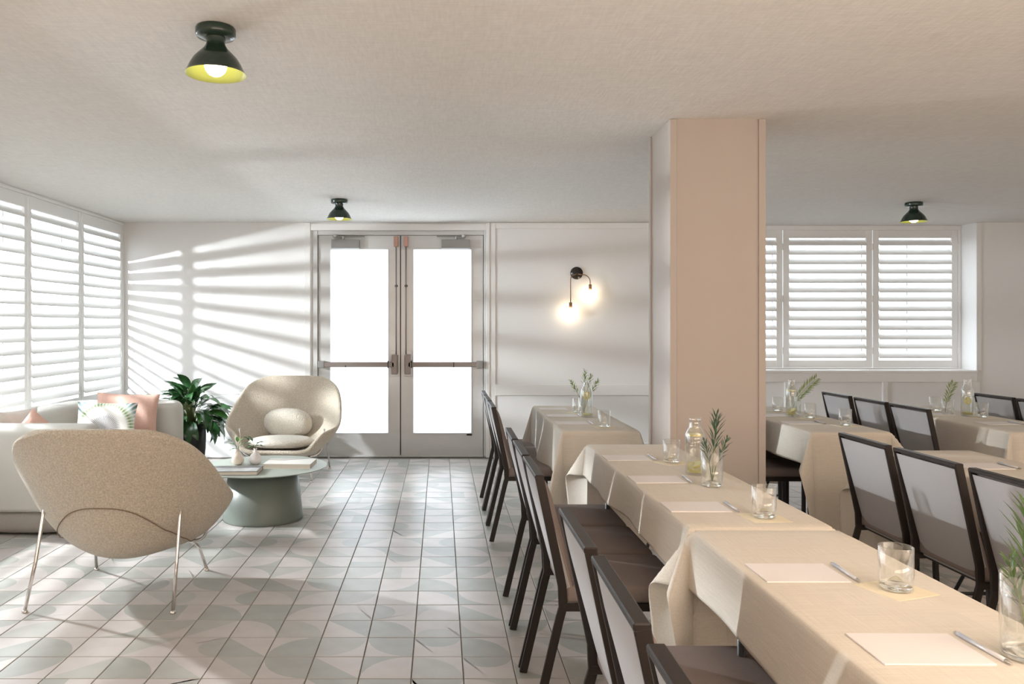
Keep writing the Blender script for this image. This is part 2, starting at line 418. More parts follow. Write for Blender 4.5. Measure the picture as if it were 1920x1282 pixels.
# ------------------------------------------------------------------ double door
DY = BW+.03
def XD(px): return (px-826)*DY/F
def ZD(py): return CH-(py-611)*DY/F
dfr = struct_empty('door_frame', (XD(751), DY, 0)); dfr.name = 'trim_1'
ox = XD(751)
mb = MB(); mb.box(DX0, BW+.005, 0, XD(596), BW+.12, DZ); mb.box(XD(907), BW+.005, 0, DX1, BW+.12, DZ); mb.box(XD(596), BW+.012, ZD(441), XD(907), BW+.12, DZ)
mb.box(XD(590), BW+.078, 0, XD(600), BW+.12, DZ); mb.box(XD(902), BW+.078, 0, XD(910), BW+.12, DZ); mb.box(XD(596), BW+.078, ZD(446), XD(907), BW+.12, DZ)
fo = mb.build('door_jamb', 'door_aluminium', dfr, bevel=.003, seg=1); fo.location = (-ox, -DY, 0)
rbox('meeting_seal', (XD(748.5)-ox, .046, .013, XD(753.5)-ox, .06, ZD(441)), 'dark_rubber', dfr, .001, 1)
th = rbox('threshold', (XD(597)-ox, -.03, 0, XD(906)-ox, .10, .012), 'door_stile_steel', dfr, .003, 1)
def door_leaf(n, xh, xm, gl0, gl1, sgn):
    """xh hinge-side px, xm meeting-side px, glass px range"""
    d = struct_empty('door_%d' % n, (XD((xh+xm)/2), DY, 0)); o_ = XD((xh+xm)/2)
    x0, x1 = sorted((XD(xh), XD(xm))); g0, g1 = XD(gl0)-o_, XD(gl1)-o_; x0 -= o_; x1 -= o_
    zt, zg1, zg0 = ZD(441.5), ZD(467.5), ZD(811.5)
    lf = MB()
    lf.box(x0, 0, .013, x1, .045, zg0); lf.box(x0, 0, zg1, x1, .045, zt)
    if sgn < 0: lf.box(x0, 0, zg0, g0, .045, zg1)
    else: lf.box(g1, 0, zg0, x1, .045, zg1)
    lf.build('door_leaf', 'door_aluminium', d)
    ms = MB()
    if sgn < 0: ms.box(g1, -.001, zg0, x1, .045, zg1)
    else: ms.box(x0, -.001, zg0, g0, .045, zg1)
    ms.build('meeting_stile', 'door_stile_steel', d)
    bd = MB()
    for a in ((g0-.008, -.006, zg0-.008, g1+.008, 0, zg0), (g0-.008, -.006, zg1, g1+.008, 0, zg1+.008), (g0-.008, -.006, zg0, g0, 0, zg1), (g1, -.006, zg0, g1+.008, 0, zg1)): bd.box(*a)
    bd.build('glazing_bead', 'door_aluminium', d)
    MB().box(g0, .018, zg0, g1, .026, zg1).build('glass_pane', 'frosted_glass', d)
    xa, xb = (-XD(0)*0, 0)
    # panic bar
    cpx = 740 if sgn < 0 else 765.5
    cx = XD(cpx)-o_
    bx = (XD(599 if sgn < 0 else 904)-o_)
    b0, b1 = sorted((bx, cx-sgn*-.0))
    bar = rbox('push_bar', (b0, -.085, ZD(687.5), b1, -.045, ZD(678)), 'bar_bronze', d, .006, 2)
    MB().box(*( (b0-.002, -.09, ZD(689), b0+.06, -.002, ZD(676)) if sgn < 0 else (b1-.06, -.09, ZD(689), b1+.002, -.002, ZD(676)) )).build('end_cap', 'closer_grey', bar, bevel=.004)
    dk = XD(728.5 if sgn < 0 else 772.5)-o_
    MB().box(dk-.006, -.088, ZD(689), dk+.006, -.042, ZD(676)).build('bar_collar', 'dark_rubber', bar)
    sk = XD(649.5 if sgn < 0 else 850.5)-o_
    MB().box(sk-.005, -.087, ZD(688), sk+.005, -.043, ZD(678 if sgn > 0 else 684)).build('bar_notch', 'dark_rubber', bar)
    pl = rbox('latch_plate', (cx-.042, -.004, ZD(706), cx+.042, .0, ZD(657)), 'door_stile_steel', d, .004, 1)
    rbox('latch_case', (cx-.034, -.085, ZD(701), cx+.034, -.003, ZD(664)), 'bar_bronze', d, .012, 3)
    # vertical rod and upper latch
    rx = XD(743 if sgn < 0 else 761.5)-o_
    MB().tube([(rx, -.028, ZD(664)), (rx, -.028, ZD(460))], .006, 8).build('vertical_rod', 'bar_bronze', d)
    MB().lathe([(0, 0), (.014, .0), (.016, .01), (.008, .03), (0, .03)], n=12, T=Matrix.Translation((rx, 0, ZD(536))) @ Matrix.Rotation(PI/2, 4, 'X')).build('rod_guide', 'dark_rubber', d)
    rbox('upper_latch', (rx-.022, -.05, ZD(463), rx+.022, 0, ZD(444)), 'latch_copper', d, .004, 1)
    # closer
    c0, c1 = ((622.5, 675) if sgn < 0 else (827.5, 880.5))
    cb = rbox('door_closer', (XD(c0)-o_, -.065, ZD(466.5), XD(c1)-o_, 0, ZD(450)), 'closer_grey', d, .005, 2)
    pv = XD(644 if sgn < 0 else 855)-o_
    MB().lathe([(0, ZD(450)), (.014, ZD(450)), (.014, ZD(444)), (0, ZD(444))], cx=pv, cy=-.035, n=12).build('pivot', 'door_stile_steel', cb)
    e2 = XD(684 if sgn < 0 else 819)-o_; e3 = XD(629 if sgn < 0 else 869)-o_
    ar = MB(); ar.box(min(pv, e3)-.01, -.045, ZD(447), max(pv, e3)+.01, -.028, ZD(444.5)); ar.box(min(e3, e2), -.03, ZD(444.8), max(e3, e2), -.018, ZD(442.6))
    ar.build('closer_arm', 'closer_grey', cb, bevel=.002, seg=1)
    MB().lathe([(0, ZD(446)), (.02, ZD(446)), (.02, ZD(440)), (0, ZD(440))], cx=e3, cy=-.032, n=12).build('arm_joint', 'door_stile_steel', cb)
    # little stop at the bottom of the pane
    s0 = (616, 624) if sgn < 0 else (875, 885)
    rbox('glass_clip', (XD(s0[0])-o_, -.012, ZD(816), XD(s0[1])-o_, 0, ZD(813)), 'dark_rubber', d, .001, 1)
    return d
door_leaf(1, 597, 750, 619.5, 728, -1)
door_leaf(2, 905.5, 752, 775, 883.5, 1)

# ------------------------------------------------------------------ tiled floor
T_ = .2032; g_ = .0040
X0g = .0894 - T_*17; Y0g = 3.075 - T_*38
floor = S(MB().box(XL-.1, YF-.1, -.08, XR+.1, BW+.42, -.004).build('floor', 'grout'))
def tile_polys(kind):
    """list of (material index, polygon) in a unit square, 0=white 1=sage"""
    sq = [(0, 0), (1, 0), (1, 1), (0, 1)]
    if kind == 'white': return [(0, sq)]
    if kind == 'sage': return [(1, sq)]
    if kind == 'tri': return [(1, [(0, 0), (1, 0), (0, 1)]), (0, [(1, 0), (1, 1), (0, 1)])]
    if kind == 'half': return [(1, [(0, 0), (1, 0), (1, .5), (0, .5)]), (0, [(0, .5), (1, .5), (1, 1), (0, 1)])]
    n = 7
    arc = [(math.cos(PI/2*k/n), math.sin(PI/2*k/n)) for k in range(n+1)]
    if kind == 'quarter': return [(1, [(0, 0)]+arc), (0, [(1, 1)]+list(reversed(arc)))]
    if kind == 'quarter_w': return [(0, [(0, 0)]+arc), (1, [(1, 1)]+list(reversed(arc)))]
    n = 10
    semi = [(.5+.5*math.cos(PI*k/n), .5*math.sin(PI*k/n)) for k in range(n+1)]
    if kind == 'semi': return [(1, semi), (0, [(0, 1), (0, 0)]+list(reversed(semi[:-1]))[:n//2]+[(.5, 1)]), (0, [(.5, 1)]+list(reversed(semi))[n//2:]+[(1, 1)])]
def tile_geo(kind, rot):
    out = []
    c, s_ = [(1, 0), (0, 1), (-1, 0), (0, -1)][rot]
    for mi, p in tile_polys(kind):
        q = [((x-.5)*c-(y-.5)*s_, (x-.5)*s_+(y-.5)*c) for x, y in p]
        out.append((mi, [(x*(T_-g_), y*(T_-g_)) for x, y in q]))
    return out
def tile_into(mb, kind, rot, cx=0, cy=0, dz=0):
    h = (T_-g_)/2; b_ = .0015
    for mi, p in tile_geo(kind, rot):
        p = [(max(-h+b_, min(h-b_, x)), max(-h+b_, min(h-b_, y))) for x, y in p]
        ar = sum(p[i][0]*p[(i+1) % len(p)][1]-p[(i+1) % len(p)][0]*p[i][1] for i in range(len(p)))
        if ar < 0: p = p[::-1]
        # non-convex complements are fanned from their first vertex
        vs = [(cx+x, cy+y, dz) for x, y in p]
        mb.add(vs, [(0, i, i+1) for i in range(1, len(p)-1)] if len(p) > 4 else [tuple(range(len(p)))], mi)
    i_, o_ = h-b_, h
    for k in range(4):
        ca = [(-1,-1),(1,-1),(1,1),(-1,1)]; a, b2 = ca[k], ca[(k+1) % 4]
        mb.add([(cx+a[0]*i_, cy+a[1]*i_, dz), (cx+a[0]*o_, cy+a[1]*o_, dz-b_), (cx+b2[0]*o_, cy+b2[1]*o_, dz-b_), (cx+b2[0]*i_, cy+b2[1]*i_, dz),
                (cx+a[0]*o_, cy+a[1]*o_, dz-.006), (cx+b2[0]*o_, cy+b2[1]*o_, dz-.006)], [(0, 1, 2, 3), (1, 4, 5, 2)], 3)
KINDS = ['quarter', 'quarter_w', 'tri', 'half', 'semi', 'white', 'sage']
WGT = [6, 6, 5, 2, 4, 2, 1]
TM = {}
def tmesh(kind, rot, tone):
    k = (kind, rot, tone)
    if k not in TM:
        mb = MB(); tile_into(mb, kind, rot)
        TM[k] = mb.mesh('tile', ['tile_white', 'tile_sage' if tone == 0 else 'tile_mist', 'tile_mist', 'tile_edge'], fix=False)
    return TM[k]
rnd = random.Random(21)
cells = []
for j in range(0, 80):
    y = Y0g+(j+.5)*T_
    if y < -.6 or y > BW-.02: continue
    for i in range(-1, 56):
        x = X0g+(i+.5)*T_
        if x < XL-.05 or x > XR: continue
        cells.append((x, y, rnd.choices(KINDS, WGT)[0], rnd.randrange(4), rnd.choice((0, 0, 1))))
def vis_score(c):
    x, y = c[:2]
    if y < 3.0: return 0
    px = 826+x*F/y; py = 611+CH*F/y
    if px < -20 or px > 1960: return 0
    s_ = 1/y**3
    if x > .85: s_ *= .05
    if x < -2.3 and y > 4.9: s_ *= .02
    return s_
cells.sort(key=vis_score, reverse=True)
fields = MB()
for n, (x, y, kd, r, tn) in enumerate(cells):
    dz = rnd.uniform(-.0004, .0004)
    if n < 300: link('tile', tmesh(kd, r, tn), floor, (x, y, dz))
    else:
        before = len(fields.m); tile_into(fields, kd, r, x, y, dz)
        if tn: fields.m[before:] = [2 if q == 1 else q for q in fields.m[before:]]
fo = fields.build('tile', ['tile_white', 'tile_sage', 'tile_mist', 'tile_edge'], floor, fix=False); fo['kind'] = 'stuff'

# ------------------------------------------------------------------ ceiling lamps
def ceiling_lamp(loc, label):
    t_ = thing('ceiling_lamp', label, 'lamp', loc, 0, 'green enamel ceiling lamps')
    MB().lathe([(0, 0), (.068, 0), (.071, -.006), (.071, -.026), (.066, -.034), (.04, -.038), (0, -.038)], n=40).build('canopy', 'lamp_green', t_)
    outer = [(.036, -.036), (.033, -.050), (.034, -.062), (.045, -.078), (.062, -.095), (.078, -.112), (.090, -.132), (.099, -.152), (.106, -.166), (.108, -.168)]
    inner = [(.108, -.168), (.105, -.166), (.096, -.152), (.087, -.132), (.075, -.113), (.059, -.097), (.042, -.082), (.0, -.075)]
    sh = MB().lathe(outer, n=44).build('lamp_shade', 'lamp_green', t_)
    MB().lathe(inner, n=44).build('shade_lining', 'lamp_lime', sh)
    MB().lathe([(0, -.076), (.018, -.078), (.020, -.100), (.0, -.1)], n=16).build('socket', 'lamp_green', t_)
    R = .040; zc = -.136
    MB().lathe([(R*math.sin(PI*k/14)+1e-5, zc+R*math.cos(PI*k/14)) for k in range(15)], n=24).build('bulb', 'bulb_glow', t_)
    return t_
L0 = ceiling_lamp((-.812, 2.87, H), 'green bell ceiling lamp with lime lining, nearest and largest, above the lounge')
dup(L0, (-.862, 6.76, H), 0, 'small green bell ceiling lamp in front of the double door')
dup(L0, (4.127, 6.93, H), 0, 'small green bell ceiling lamp in front of the back shuttered window')

# ------------------------------------------------------------------ wall sconce
sc_ = thing('wall_sconce', 'black round-plate wall sconce with two downturned arms and bare glowing bulbs', 'wall lamp', (XB(1081), BW, ZB(512)))
MB().lathe([(0, 0), (.064, 0), (.066, .006), (.062, .022), (0, .026)], n=36, T=Matrix.Rotation(PI/2, 4, 'X')).build('back_plate', 'sconce_black', sc_)
def arm(dx, dz, rbend):
    y = -.075
    s_ = 1 if dx > 0 else -1
    pts = [(0, -.02, -.01), (s_*.01, -.05, -.012), (s_*.03, y, -.018)]
    for k in range(7):
        a = PI/2*k/6; pts.append((s_*(abs(dx)-rbend+rbend*math.sin(a)), y, -.02-rbend+rbend*math.cos(a)))
    pts.append((dx, y, dz+.045))
    a_ = MB().tube(pts, .0045, 10).build('arm', 'sconce_brass', sc_)
    MB().lathe([(0, dz+.05), (.014, dz+.05), (.016, dz+.045), (.016, dz-.012), (0, dz-.012)], cx=dx, cy=y, n=20).build('bulb_socket', 'sconce_brass', a_)
    R = .040; zc = dz-.012-R*.9
    MB().lathe([(R*math.sin(PI*k/14)+1e-5, zc+R*math.cos(PI*k/14)) for k in range(15)], cx=dx, cy=y, n=24).build('bulb', 'sconce_glow', a_)
arm(-.074, -.355, .05); arm(.128, -.170, .075)

# ------------------------------------------------------------------ dining chairs
def make_chair(label):
    t_ = thing('dining_chair', label, 'chair')
    W = .41; hw = W/2-.0065
    def upright(s):
        return [(.015, s*hw, .842), (.045, s*hw, .70), (.078, s*hw, .545), (.093, s*hw, .47), (.096, s*hw, .40), (.085, s*hw, .36), (0, s*hw, 0)]
    for s in (-1, 1):
        MB().tube(upright(s), 0, rect=(.0125, .030)).build('leg', 'chair_bronze', t_, bevel=.002, seg=1)
        MB().tube([(.455, s*(hw-.01), .40), (.458, s*(hw-.01), .2), (.470, s*(hw-.01), 0)], 0, rect=(.020, .022)).build('leg', 'chair_bronze', t_, bevel=.002, seg=1)
    rbox('back_rail', (-.001, -hw-.006, .837, .031, hw+.006, .852), 'chair_bronze', t_, .003, 1)
    fr = MB()
    for s in (-1, 1): fr.box(.09, s*hw-.008, .385, .49, s*hw+.008, .41)
    fr.box(.125, -hw, .39, .145, hw, .41); fr.box(.47, -hw, .385, .49, hw, .41)
    fr.build('seat_frame', 'chair_bronze', t_, bevel=.002, seg=1)
    # pads: slope from (.015,.835) to (.130,.405)
    def pad(name, m_, o0, o1, bulge):
        dx, dz = .115, -.43; L = math.hypot(dx, dz); ux, uz = dx/L, dz/L; nx, nz = -uz, ux   # n points forward-up
        mb = MB(); nu, nv = 10, 12; pw_ = hw-.0045
        def side(off, bl):
            def fn(u, v):
                a = 2*u-1; e_ = (1-abs(a)**6)*(1-abs(2*v-1)**8)
                d = off+bl*e_
                return (.020+ux*L*v+nx*d, a*pw_, .832+uz*L*v+nz*d)
            return fn
        mb.grid(side(o0, 0), nu, nv); mb.grid(side(o1, bulge), nu, nv, flip=True)
        bot = []
        for k in range(nu+1): bot.append(side(o0, 0)(k/nu, 1))
        for k in range(nu+1): bot.append(side(o1, bulge)(k/nu, 1))
        mb.add(bot, [(k, k+1, nu+2+k, nu+1+k) for k in range(nu)])
        for uu in (0, 1):
            vs = [side(o0, 0)(uu, j/nv) for j in range(nv+1)]+[side(o1, bulge)(uu, j/nv) for j in range(nv+1)]
            mb.add(vs, [(j, j+1, nv+2+j, nv+1+j) for j in range(nv)])
        mb.build(name, m_, t_)
    pad('backrest', 'chair_taupe', .004, .012, .018)
    o_ = pad('back_panel', 'chair_grey', .004, -.012, -.012)
    # seat cushion
    s_ = MB().box(.105, -.203, .408, .525, .203, .468)
    me = s_.mesh('seat', 'chair_taupe', bevel=.022, seg=4)
    for p in me.polygons: p.use_smooth = True
    for v in me.vertices:
        if v.co.z > .44: v.co.z += .010*(1-((v.co.x-.315)/.21)**2)*(1-(v.co.y/.205)**2)
    link('seat', me, t_)
    return t_
CG1 = 'grey-backed taupe dining chairs at the banquet tables'
first = [make_chair('x')]
def chair(x, yc, label, rz=0):
    if first:
        c = first.pop(); c.location = (x, yc, 0); c.rotation_euler = (0, 0, rz); c['label'] = label; c['group'] = CG1
        chair.proto = c; return c
    return dup(chair.proto, (x, yc, 0), rz, label, CG1)
row_near = [(1.08, 'dining chair cut by the bottom edge, nearest the camera at the foreground table'),
            (1.572, 'dining chair whose pale back fills the bottom centre, second nearest at the foreground table'),
            (2.04, 'dining chair with pale lit back, third nearest, beside the cloth corner of the foreground table')]
for y, l in row_near: chair(.333+random.uniform(-.006, .006), y, l, random.uniform(-.012, .012))
for y, l in ((2.93, 'dining chair nearest the camera of the three along the white-topped table by the pillar'),
             (3.37, 'dining chair in the middle of the three at the table by the pillar'),
             (3.81, 'dining chair farthest from the camera of the three at the table by the pillar')):
    chair(.330+random.uniform(-.006, .006), y, l, random.uniform(-.012, .012))
for y, l in ((5.225, 'dining chair nearest the camera of the three at the back table right of the door'),
             (5.67, 'dining chair in the middle of the three at the back table right of the door'),
             (6.11, 'dining chair nearest the double door, last in the aisle row')):
    chair(.322, y, l, random.uniform(-.01, .01))
for y, l in ((3.62, 'dining chair seen from behind, just right of the hanging cloth corner behind the pillar'),
             (3.155, 'dining chair seen from behind with a slanted light patch, right of the cloth-side chair'),
             (2.675, 'dining chair seen from behind, cut by the right edge of the photo')):
    chair(1.912, y, l, random.uniform(-.01, .01))
for y, l in ((5.21, 'dining chair whose brown seat shows right beside the pillar, tucked under the second row table'),
             (5.65, 'middle dining chair behind the pillar at the second row back table'),
             (6.09, 'farthest dining chair behind the pillar at the second row back table')):
    chair(1.875, y, l)
for y, l in ((6.02, 'small dining chair back farthest left in the third row, near the window wall'),
             (5.545, 'dining chair back with streaky light, middle of the third row'),
             (5.085, 'dining chair back nearest the camera in the third row, before the long cloth')):
    chair(2.985, y, l, random.uniform(-.01, .01))
chair(4.085, 5.885, 'dining chair back in the fourth row, just right of the lemon carafe')
chair(4.085, 5.44, 'dining chair back in the fourth row cut by the right edge of the photo')

# ------------------------------------------------------------------ tables and cloths
TZ = .745
def make_table(name, x0, x1, y0, y1, label, clabel):
    cx, cy = (x0+x1)/2, (y0+y1)/2
    t_ = thing(name, label, 'table', (cx, cy, 0), 0, 'narrow folding tables under linen')
    hx, hy = (x1-x0)/2-.004, (y1-y0)/2-.004
    rbox('tabletop', (-hx, -hy, TZ-.024, hx, hy, TZ), 'table_grey', t_, .004, 2)
    for sy in (-1, 1):
        for sx_ in (-1, 1):
            yy = sy*(hy-.22)
            MB().tube([(sx_*(hx-.05), yy, TZ-.03), (sx_*(hx-.05), yy, .0)], .0125, 12).build('leg', 'table_black', t_)
        MB().tube([(-(hx-.05), sy*(hy-.22), .12), (hx-.05, sy*(hy-.22), .12)], .009, 8).build('stretcher', 'table_black', t_)
        MB().tube([(0, sy*(hy-.22), .12), (0, sy*(hy-.62), TZ-.03)], .008, 8).build('brace', 'table_black', t_)
    ap = MB(); 
    for sx_ in (-1, 1): ap.box(sx_*(hx-.02)-.008, -hy+.06, TZ-.055, sx_*(hx-.02)+.008, hy-.06, TZ-.024)
    ap.build('apron', 'table_black', t_)
    # draped cloth
    return t_
def cloth(x0, x1, y0, y1, side, end, label, seed=0, azi=45, mess=1.0, ridge=.94):
    rn = random.Random(seed); W, L = x1-x0, y1-y0; cx, cy = (x0+x1)/2, (y0+y1)/2
    hx, hy = W/2, L/2; R = .010; zt = TZ+.0035
    def axis(h, drop, n_in, n_out):
        a = [-(h+drop*(1-k/n_out)) for k in range(n_out)] + [-h-.006, -h-.0001]
        a += [-h+2*h*(k/n_in) for k in range(1, n_in)]
        return a + [-q for q in reversed([-(h+drop*(1-k/n_out)) for k in range(n_out)] + [-h-.006, -h-.0001])] if False else a + [h+.0001, h+.006] + [h+drop*((k+1)/n_out) for k in range(n_out)]
    xs = axis(hx, side, 8, 18); ys = axis(hy, end, 34, 34)
    ph = rn.uniform(0, 6)
    def pos(x, y):
        ax = max(0, abs(x)-hx); ay = max(0, abs(y)-hy); sx_ = 1 if x > 0 else -1; sy = 1 if y > 0 else -1
        bx, by = max(-hx, min(hx, x)), max(-hy, min(hy, y))
        def drop(d, lean):      # rounded edge, then hanging with slight outward lean
            if d < R*PI/2: a = d/R; return R*math.sin(a), -R*(1-math.cos(a))
            e_ = d-R*PI/2; return R+e_*math.sin(lean), -R-e_*math.cos(lean)
        wv = .010*mess*(math.sin(y*7.3+ph)+.6*math.sin(y*13.1+ph*2))
        if ax > 0 and ay == 0:
            near = math.exp(-(hy-abs(y))/.16)
            o, z = drop(ax, .10+.30*near*0+.04*math.sin(y*5+ph))
            o += wv*min(1, ax/side)*(1-near)
            return (sx_*(hx+o), y, zt+z)
        if ay > 0 and ax == 0:
            o, z = drop(ay, .05)
            k = min(1, ay/.45)
            o += k*(.020*math.sin(x/hx*5.2+ph)+.012*math.sin(x/hx*9+1+ph))
            return (x*(1+.02*k), sy*(hy+o), zt+z)
        if ax > 0 and ay > 0:
            r = math.hypot(ax, ay); th = math.atan2(ay, ax)
            t1_, t2_ = max(th, 1e-3), max(PI/2-th, 1e-3); al = ridge*(t1_**-4+t2_**-4)**-.25
            psi = math.radians(azi-34+68*th/(PI/2))
            k = 1 if r > R*2 else r/(R*2)
            hz = r*math.sin(al)+R*.9*k; dn = r*math.cos(al)-R*.35*k
            if al < .25: # blend into the hanging panels
                pass
            ex = hx + hz*math.cos(psi); ey = hy + hz*math.sin(psi)
            # match slight lean of side panels near th=0 and end panels near th=90
            ex += math.sin(.10)*r*max(0, 1-th/.6); ey += math.sin(.05)*r*max(0, 1-(PI/2-th)/.6)
            return (sx_*ex, sy*ey, zt-max(0, dn))
        return (x, y, zt+.0004*math.sin(x*9+y*4+ph))
    mb = MB(); nx, ny = len(xs), len(ys)
    vs = []
    for y in ys:
        for x in xs:
            p = pos(x, y)
            n_ = noise.noise(Vector((x*3+seed, y*3, .5)))*.006*mess
            k = 0 if (abs(x) <= hx and abs(y) <= hy) else min(1, (max(abs(x)-hx, abs(y)-hy))/.06)
            vs.append((p[0]+n_*k, p[1]+n_*k, p[2]))
    fs = [(j*nx+i, j*nx+i+1, (j+1)*nx+i+1, (j+1)*nx+i) for j in range(ny-1) for i in range(nx-1)]
    mb.add(vs, fs, 0, True)
    o = mb.build('tablecloth', 'linen', None, fix=False)
    md = o.modifiers.new('thick', 'SOLIDIFY'); md.thickness = .0016; md.offset = 1
    o.location = (cx, cy, 0)
    tag(o, label, 'tablecloth', 'beige linen tablecloths')
    return o
tabs = [
 (.765, 1.195, .58, 2.385, .175, .56, 'folding table nearest the camera, under the foreground linen cloth', 'beige linen cloth on the foreground table, nearest the camera', 1),
 (.765, 1.195, 2.43, 4.12, .165, .56, 'folding table standing beside the square pillar', 'beige linen cloth on the table beside the pillar', 2),
 (.72, 1.16, 4.66, 6.12, .30, .56, 'folding table at the back, right of the double door', 'beige linen cloth on the back table right of the double door', 3),
 (2.16, 2.61, 2.20, 3.92, .20, .56, 'folding table in the second row, cut by the right edge, behind three grey chair backs', 'beige linen cloth behind the three big grey chair backs at the right', 4),
 (2.15, 2.60, 4.60, 6.06, .20, .60, 'folding table in the second row at the back, just right of the pillar', 'beige linen cloth with long pointed corner, just right of the pillar', 5),
 (3.30, 3.76, 4.60, 6.10, .28, .58, 'folding table in the third row at the right edge', 'beige linen cloth with white light patches in the third row at the right edge', 6),
 (4.42, 4.87, 4.60, 6.40, .28, .58, 'folding table of the fourth row, mostly beyond the right edge', 'beige linen cloth of the fourth row glimpsed between chair backs', 7),
]
for x0, x1, y0, y1, sd, en, lb, cl, s in tabs:
    make_table('folding_table', x0, x1, y0, y1, lb, cl); cloth(x0, x1, y0, y1, sd, en, cl, s, ridge=.55 if s == 3 else .94, mess=1.6 if s == 3 else 1.0)
ZC = TZ+.0052    # top of the cloth

# ------------------------------------------------------------------ table setting
pad_me = MB().box(-.101, -.072, 0, .101, .072, .0035).mesh('notepad', 'paper', bevel=.0006, seg=1)
pen_me = None
def notepad(x, y, label, rz=0):
    o = link('notepad', pad_me, None, (x, y, ZC), (0, 0, rz)); tag(o, label, 'notepad', 'blank notepads on the tables'); return o
def pen_proto():
    t_ = thing('pen', 'x', 'pen', group='silver white pens beside the notepads')
    MB().tube([(0, -.058, .0045), (0, .068, .0045)], .0042, 10).build('barrel', 'pen_silver', t_)
    MB().tube([(0, -.076, .0045), (0, -.072, .0045), (0, -.0585, .0045)], [.0012, .002, .0042], 10).build('tip', 'pen_tip', t_)
    MB().tube([(0, .068, .0045), (0, .076, .0045)], [.003, .0028], 8).build('button', 'pen_tip', t_)
    rbox('clip', (-.0012, .030, .0085, .0012, .066, .0100), 'pen_silver', t_, .0003, 1)
    return t_
pens = []
def pen(x, y, label, rz):
    if not pens:
        p = pen_proto(); p.location = (x, y, ZC); p.rotation_euler = (0, 0, rz); p['label'] = label; pens.append(p); return p
    return dup(pens[0], (x, y, ZC), rz, label, 'silver white pens beside the notepads')
P = [(.905, 1.508, 'nearest, at the bottom right of the foreground table', 1), (.882, 1.972, 'second nearest, left of the big tumbler on the foreground table', 1),
     (.862, 2.69, 'nearest the camera on the table beside the pillar', 1), (.862, 3.17, 'in the middle on the table beside the pillar', 1),
     (.862, 3.69, 'farthest on the table beside the pillar, left of the tumbler', 1),
     (.83, 5.02, 'nearest on the back table right of the door', 1), (.83, 5.44, 'in the middle on the back table right of the door', 1), (.83, 5.88, 'farthest on the back table right of the door', 0),
     (2.36, 3.47, 'on the second row table seen between chair backs, right side', 1), (2.28, 5.03, 'nearest on the cloth just right of the pillar', 1), (2.28, 5.46, 'farther on the cloth just right of the pillar', 0),
     (3.50, 5.00, 'nearest on the third row table at the right edge', 1), (3.44, 5.52, 'farther on the third row table, before the carafe', 0)]
for i, (x, y, l, pn) in enumerate(P):
    notepad(x, y, 'blank notepad '+l, random.uniform(-.01, .01))
    if pn: pen(x+.122, y-.002, ('silver pen by the notepad '+l).replace(' on the foreground table', ' in the foreground'), random.uniform(-.05, .06))

def glass_body(r, h, th=.0022, taper=0.0, base=.010, n=40):
    pr = [(0, 0), (r*.86, 0), (r*.97, .004), (r, .012), (r*(1+taper), h-.001), (r*(1+taper)-th*.5, h), (r*(1+taper)-th, h-.001), (r-th, .014+base*.3), (r*.8, base)]
    return pr
def tumbler_proto():
    t_ = thing('water_tumbler', 'x', 'glass', group='clear water tumblers')
    MB().lathe(glass_body(.0375, .100), n=40).build('tumbler_body', 'drinking_glass', t_)
    MB().lathe([(0, .0005), (.030, .001), (.034, .005), (.033, .010), (.026, .013), (.017, .018), (.009, .027), (.004, .030), (0, .0305)], n=32).build('bubble_base', 'bump_glass', t_)
    MB().lathe([(.0375, .0985), (.0372, .1002), (.0362, .1006), (.0354, .0995)], n=40).build('rim', 'glass_base', t_)
    return t_
tum = []
TG = 'clear water tumblers'
def tumbler(x, y, label, rz=0, napkin=True, nr=.0):
    if not tum:
        p = tumbler_proto(); p.location = (x, y, ZC+.0016); p['label'] = label; tum.append(p)
    else: p = dup(tum[0], (x, y, ZC+.0016), rz, label, TG)
    return p
nap_me = MB().box(-.062, -.062, 0, .062, .062, .0012).mesh('paper_napkin', 'napkin_paper')
def napkin(x, y, label, rz):
    o = link('paper_napkin', nap_me, None, (x, y, ZC), (0, 0, rz)); tag(o, label, 'napkin', 'square paper napkins under the glasses')
tl_ = [(1.060, 1.850, 'big clear tumbler nearest the camera on the foreground table'),
       (1.036, 2.545, 'clear tumbler alone on the table beside the pillar, nearer than the sprig vase'),
       (1.038, 3.57, 'clear tumbler left of the lemon carafe on the table beside the pillar'),
       (.993, 4.82, 'clear tumbler at the near end of the back table right of the door'),
       (.972, 5.62, 'clear tumbler behind the carafe on the back table right of the door'),
       (2.49, 4.89, 'clear tumbler before the third row chair backs, right of the pillar'),
       (2.455, 5.28, 'clear tumbler beside the fern sprig, on the cloth right of the pillar'),
       (2.425, 5.72, 'clear tumbler farthest left on the cloth right of the pillar'),
       (3.56, 5.72, 'clear tumbler left of the sprig on the third row table'),
       (3.625, 5.32, 'clear tumbler right of the lemon carafe on the third row table')]
for i, (x, y, l) in enumerate(tl_):
    tumbler(x, y, l, i*.7)
    napkin(x, y, 'napkin under the '+l.replace('big ', '').replace('clear tumbler', 'tumbler').replace(' alone', '').replace('in front of', 'before'), .35+.05*i if i % 2 == 0 else .1)

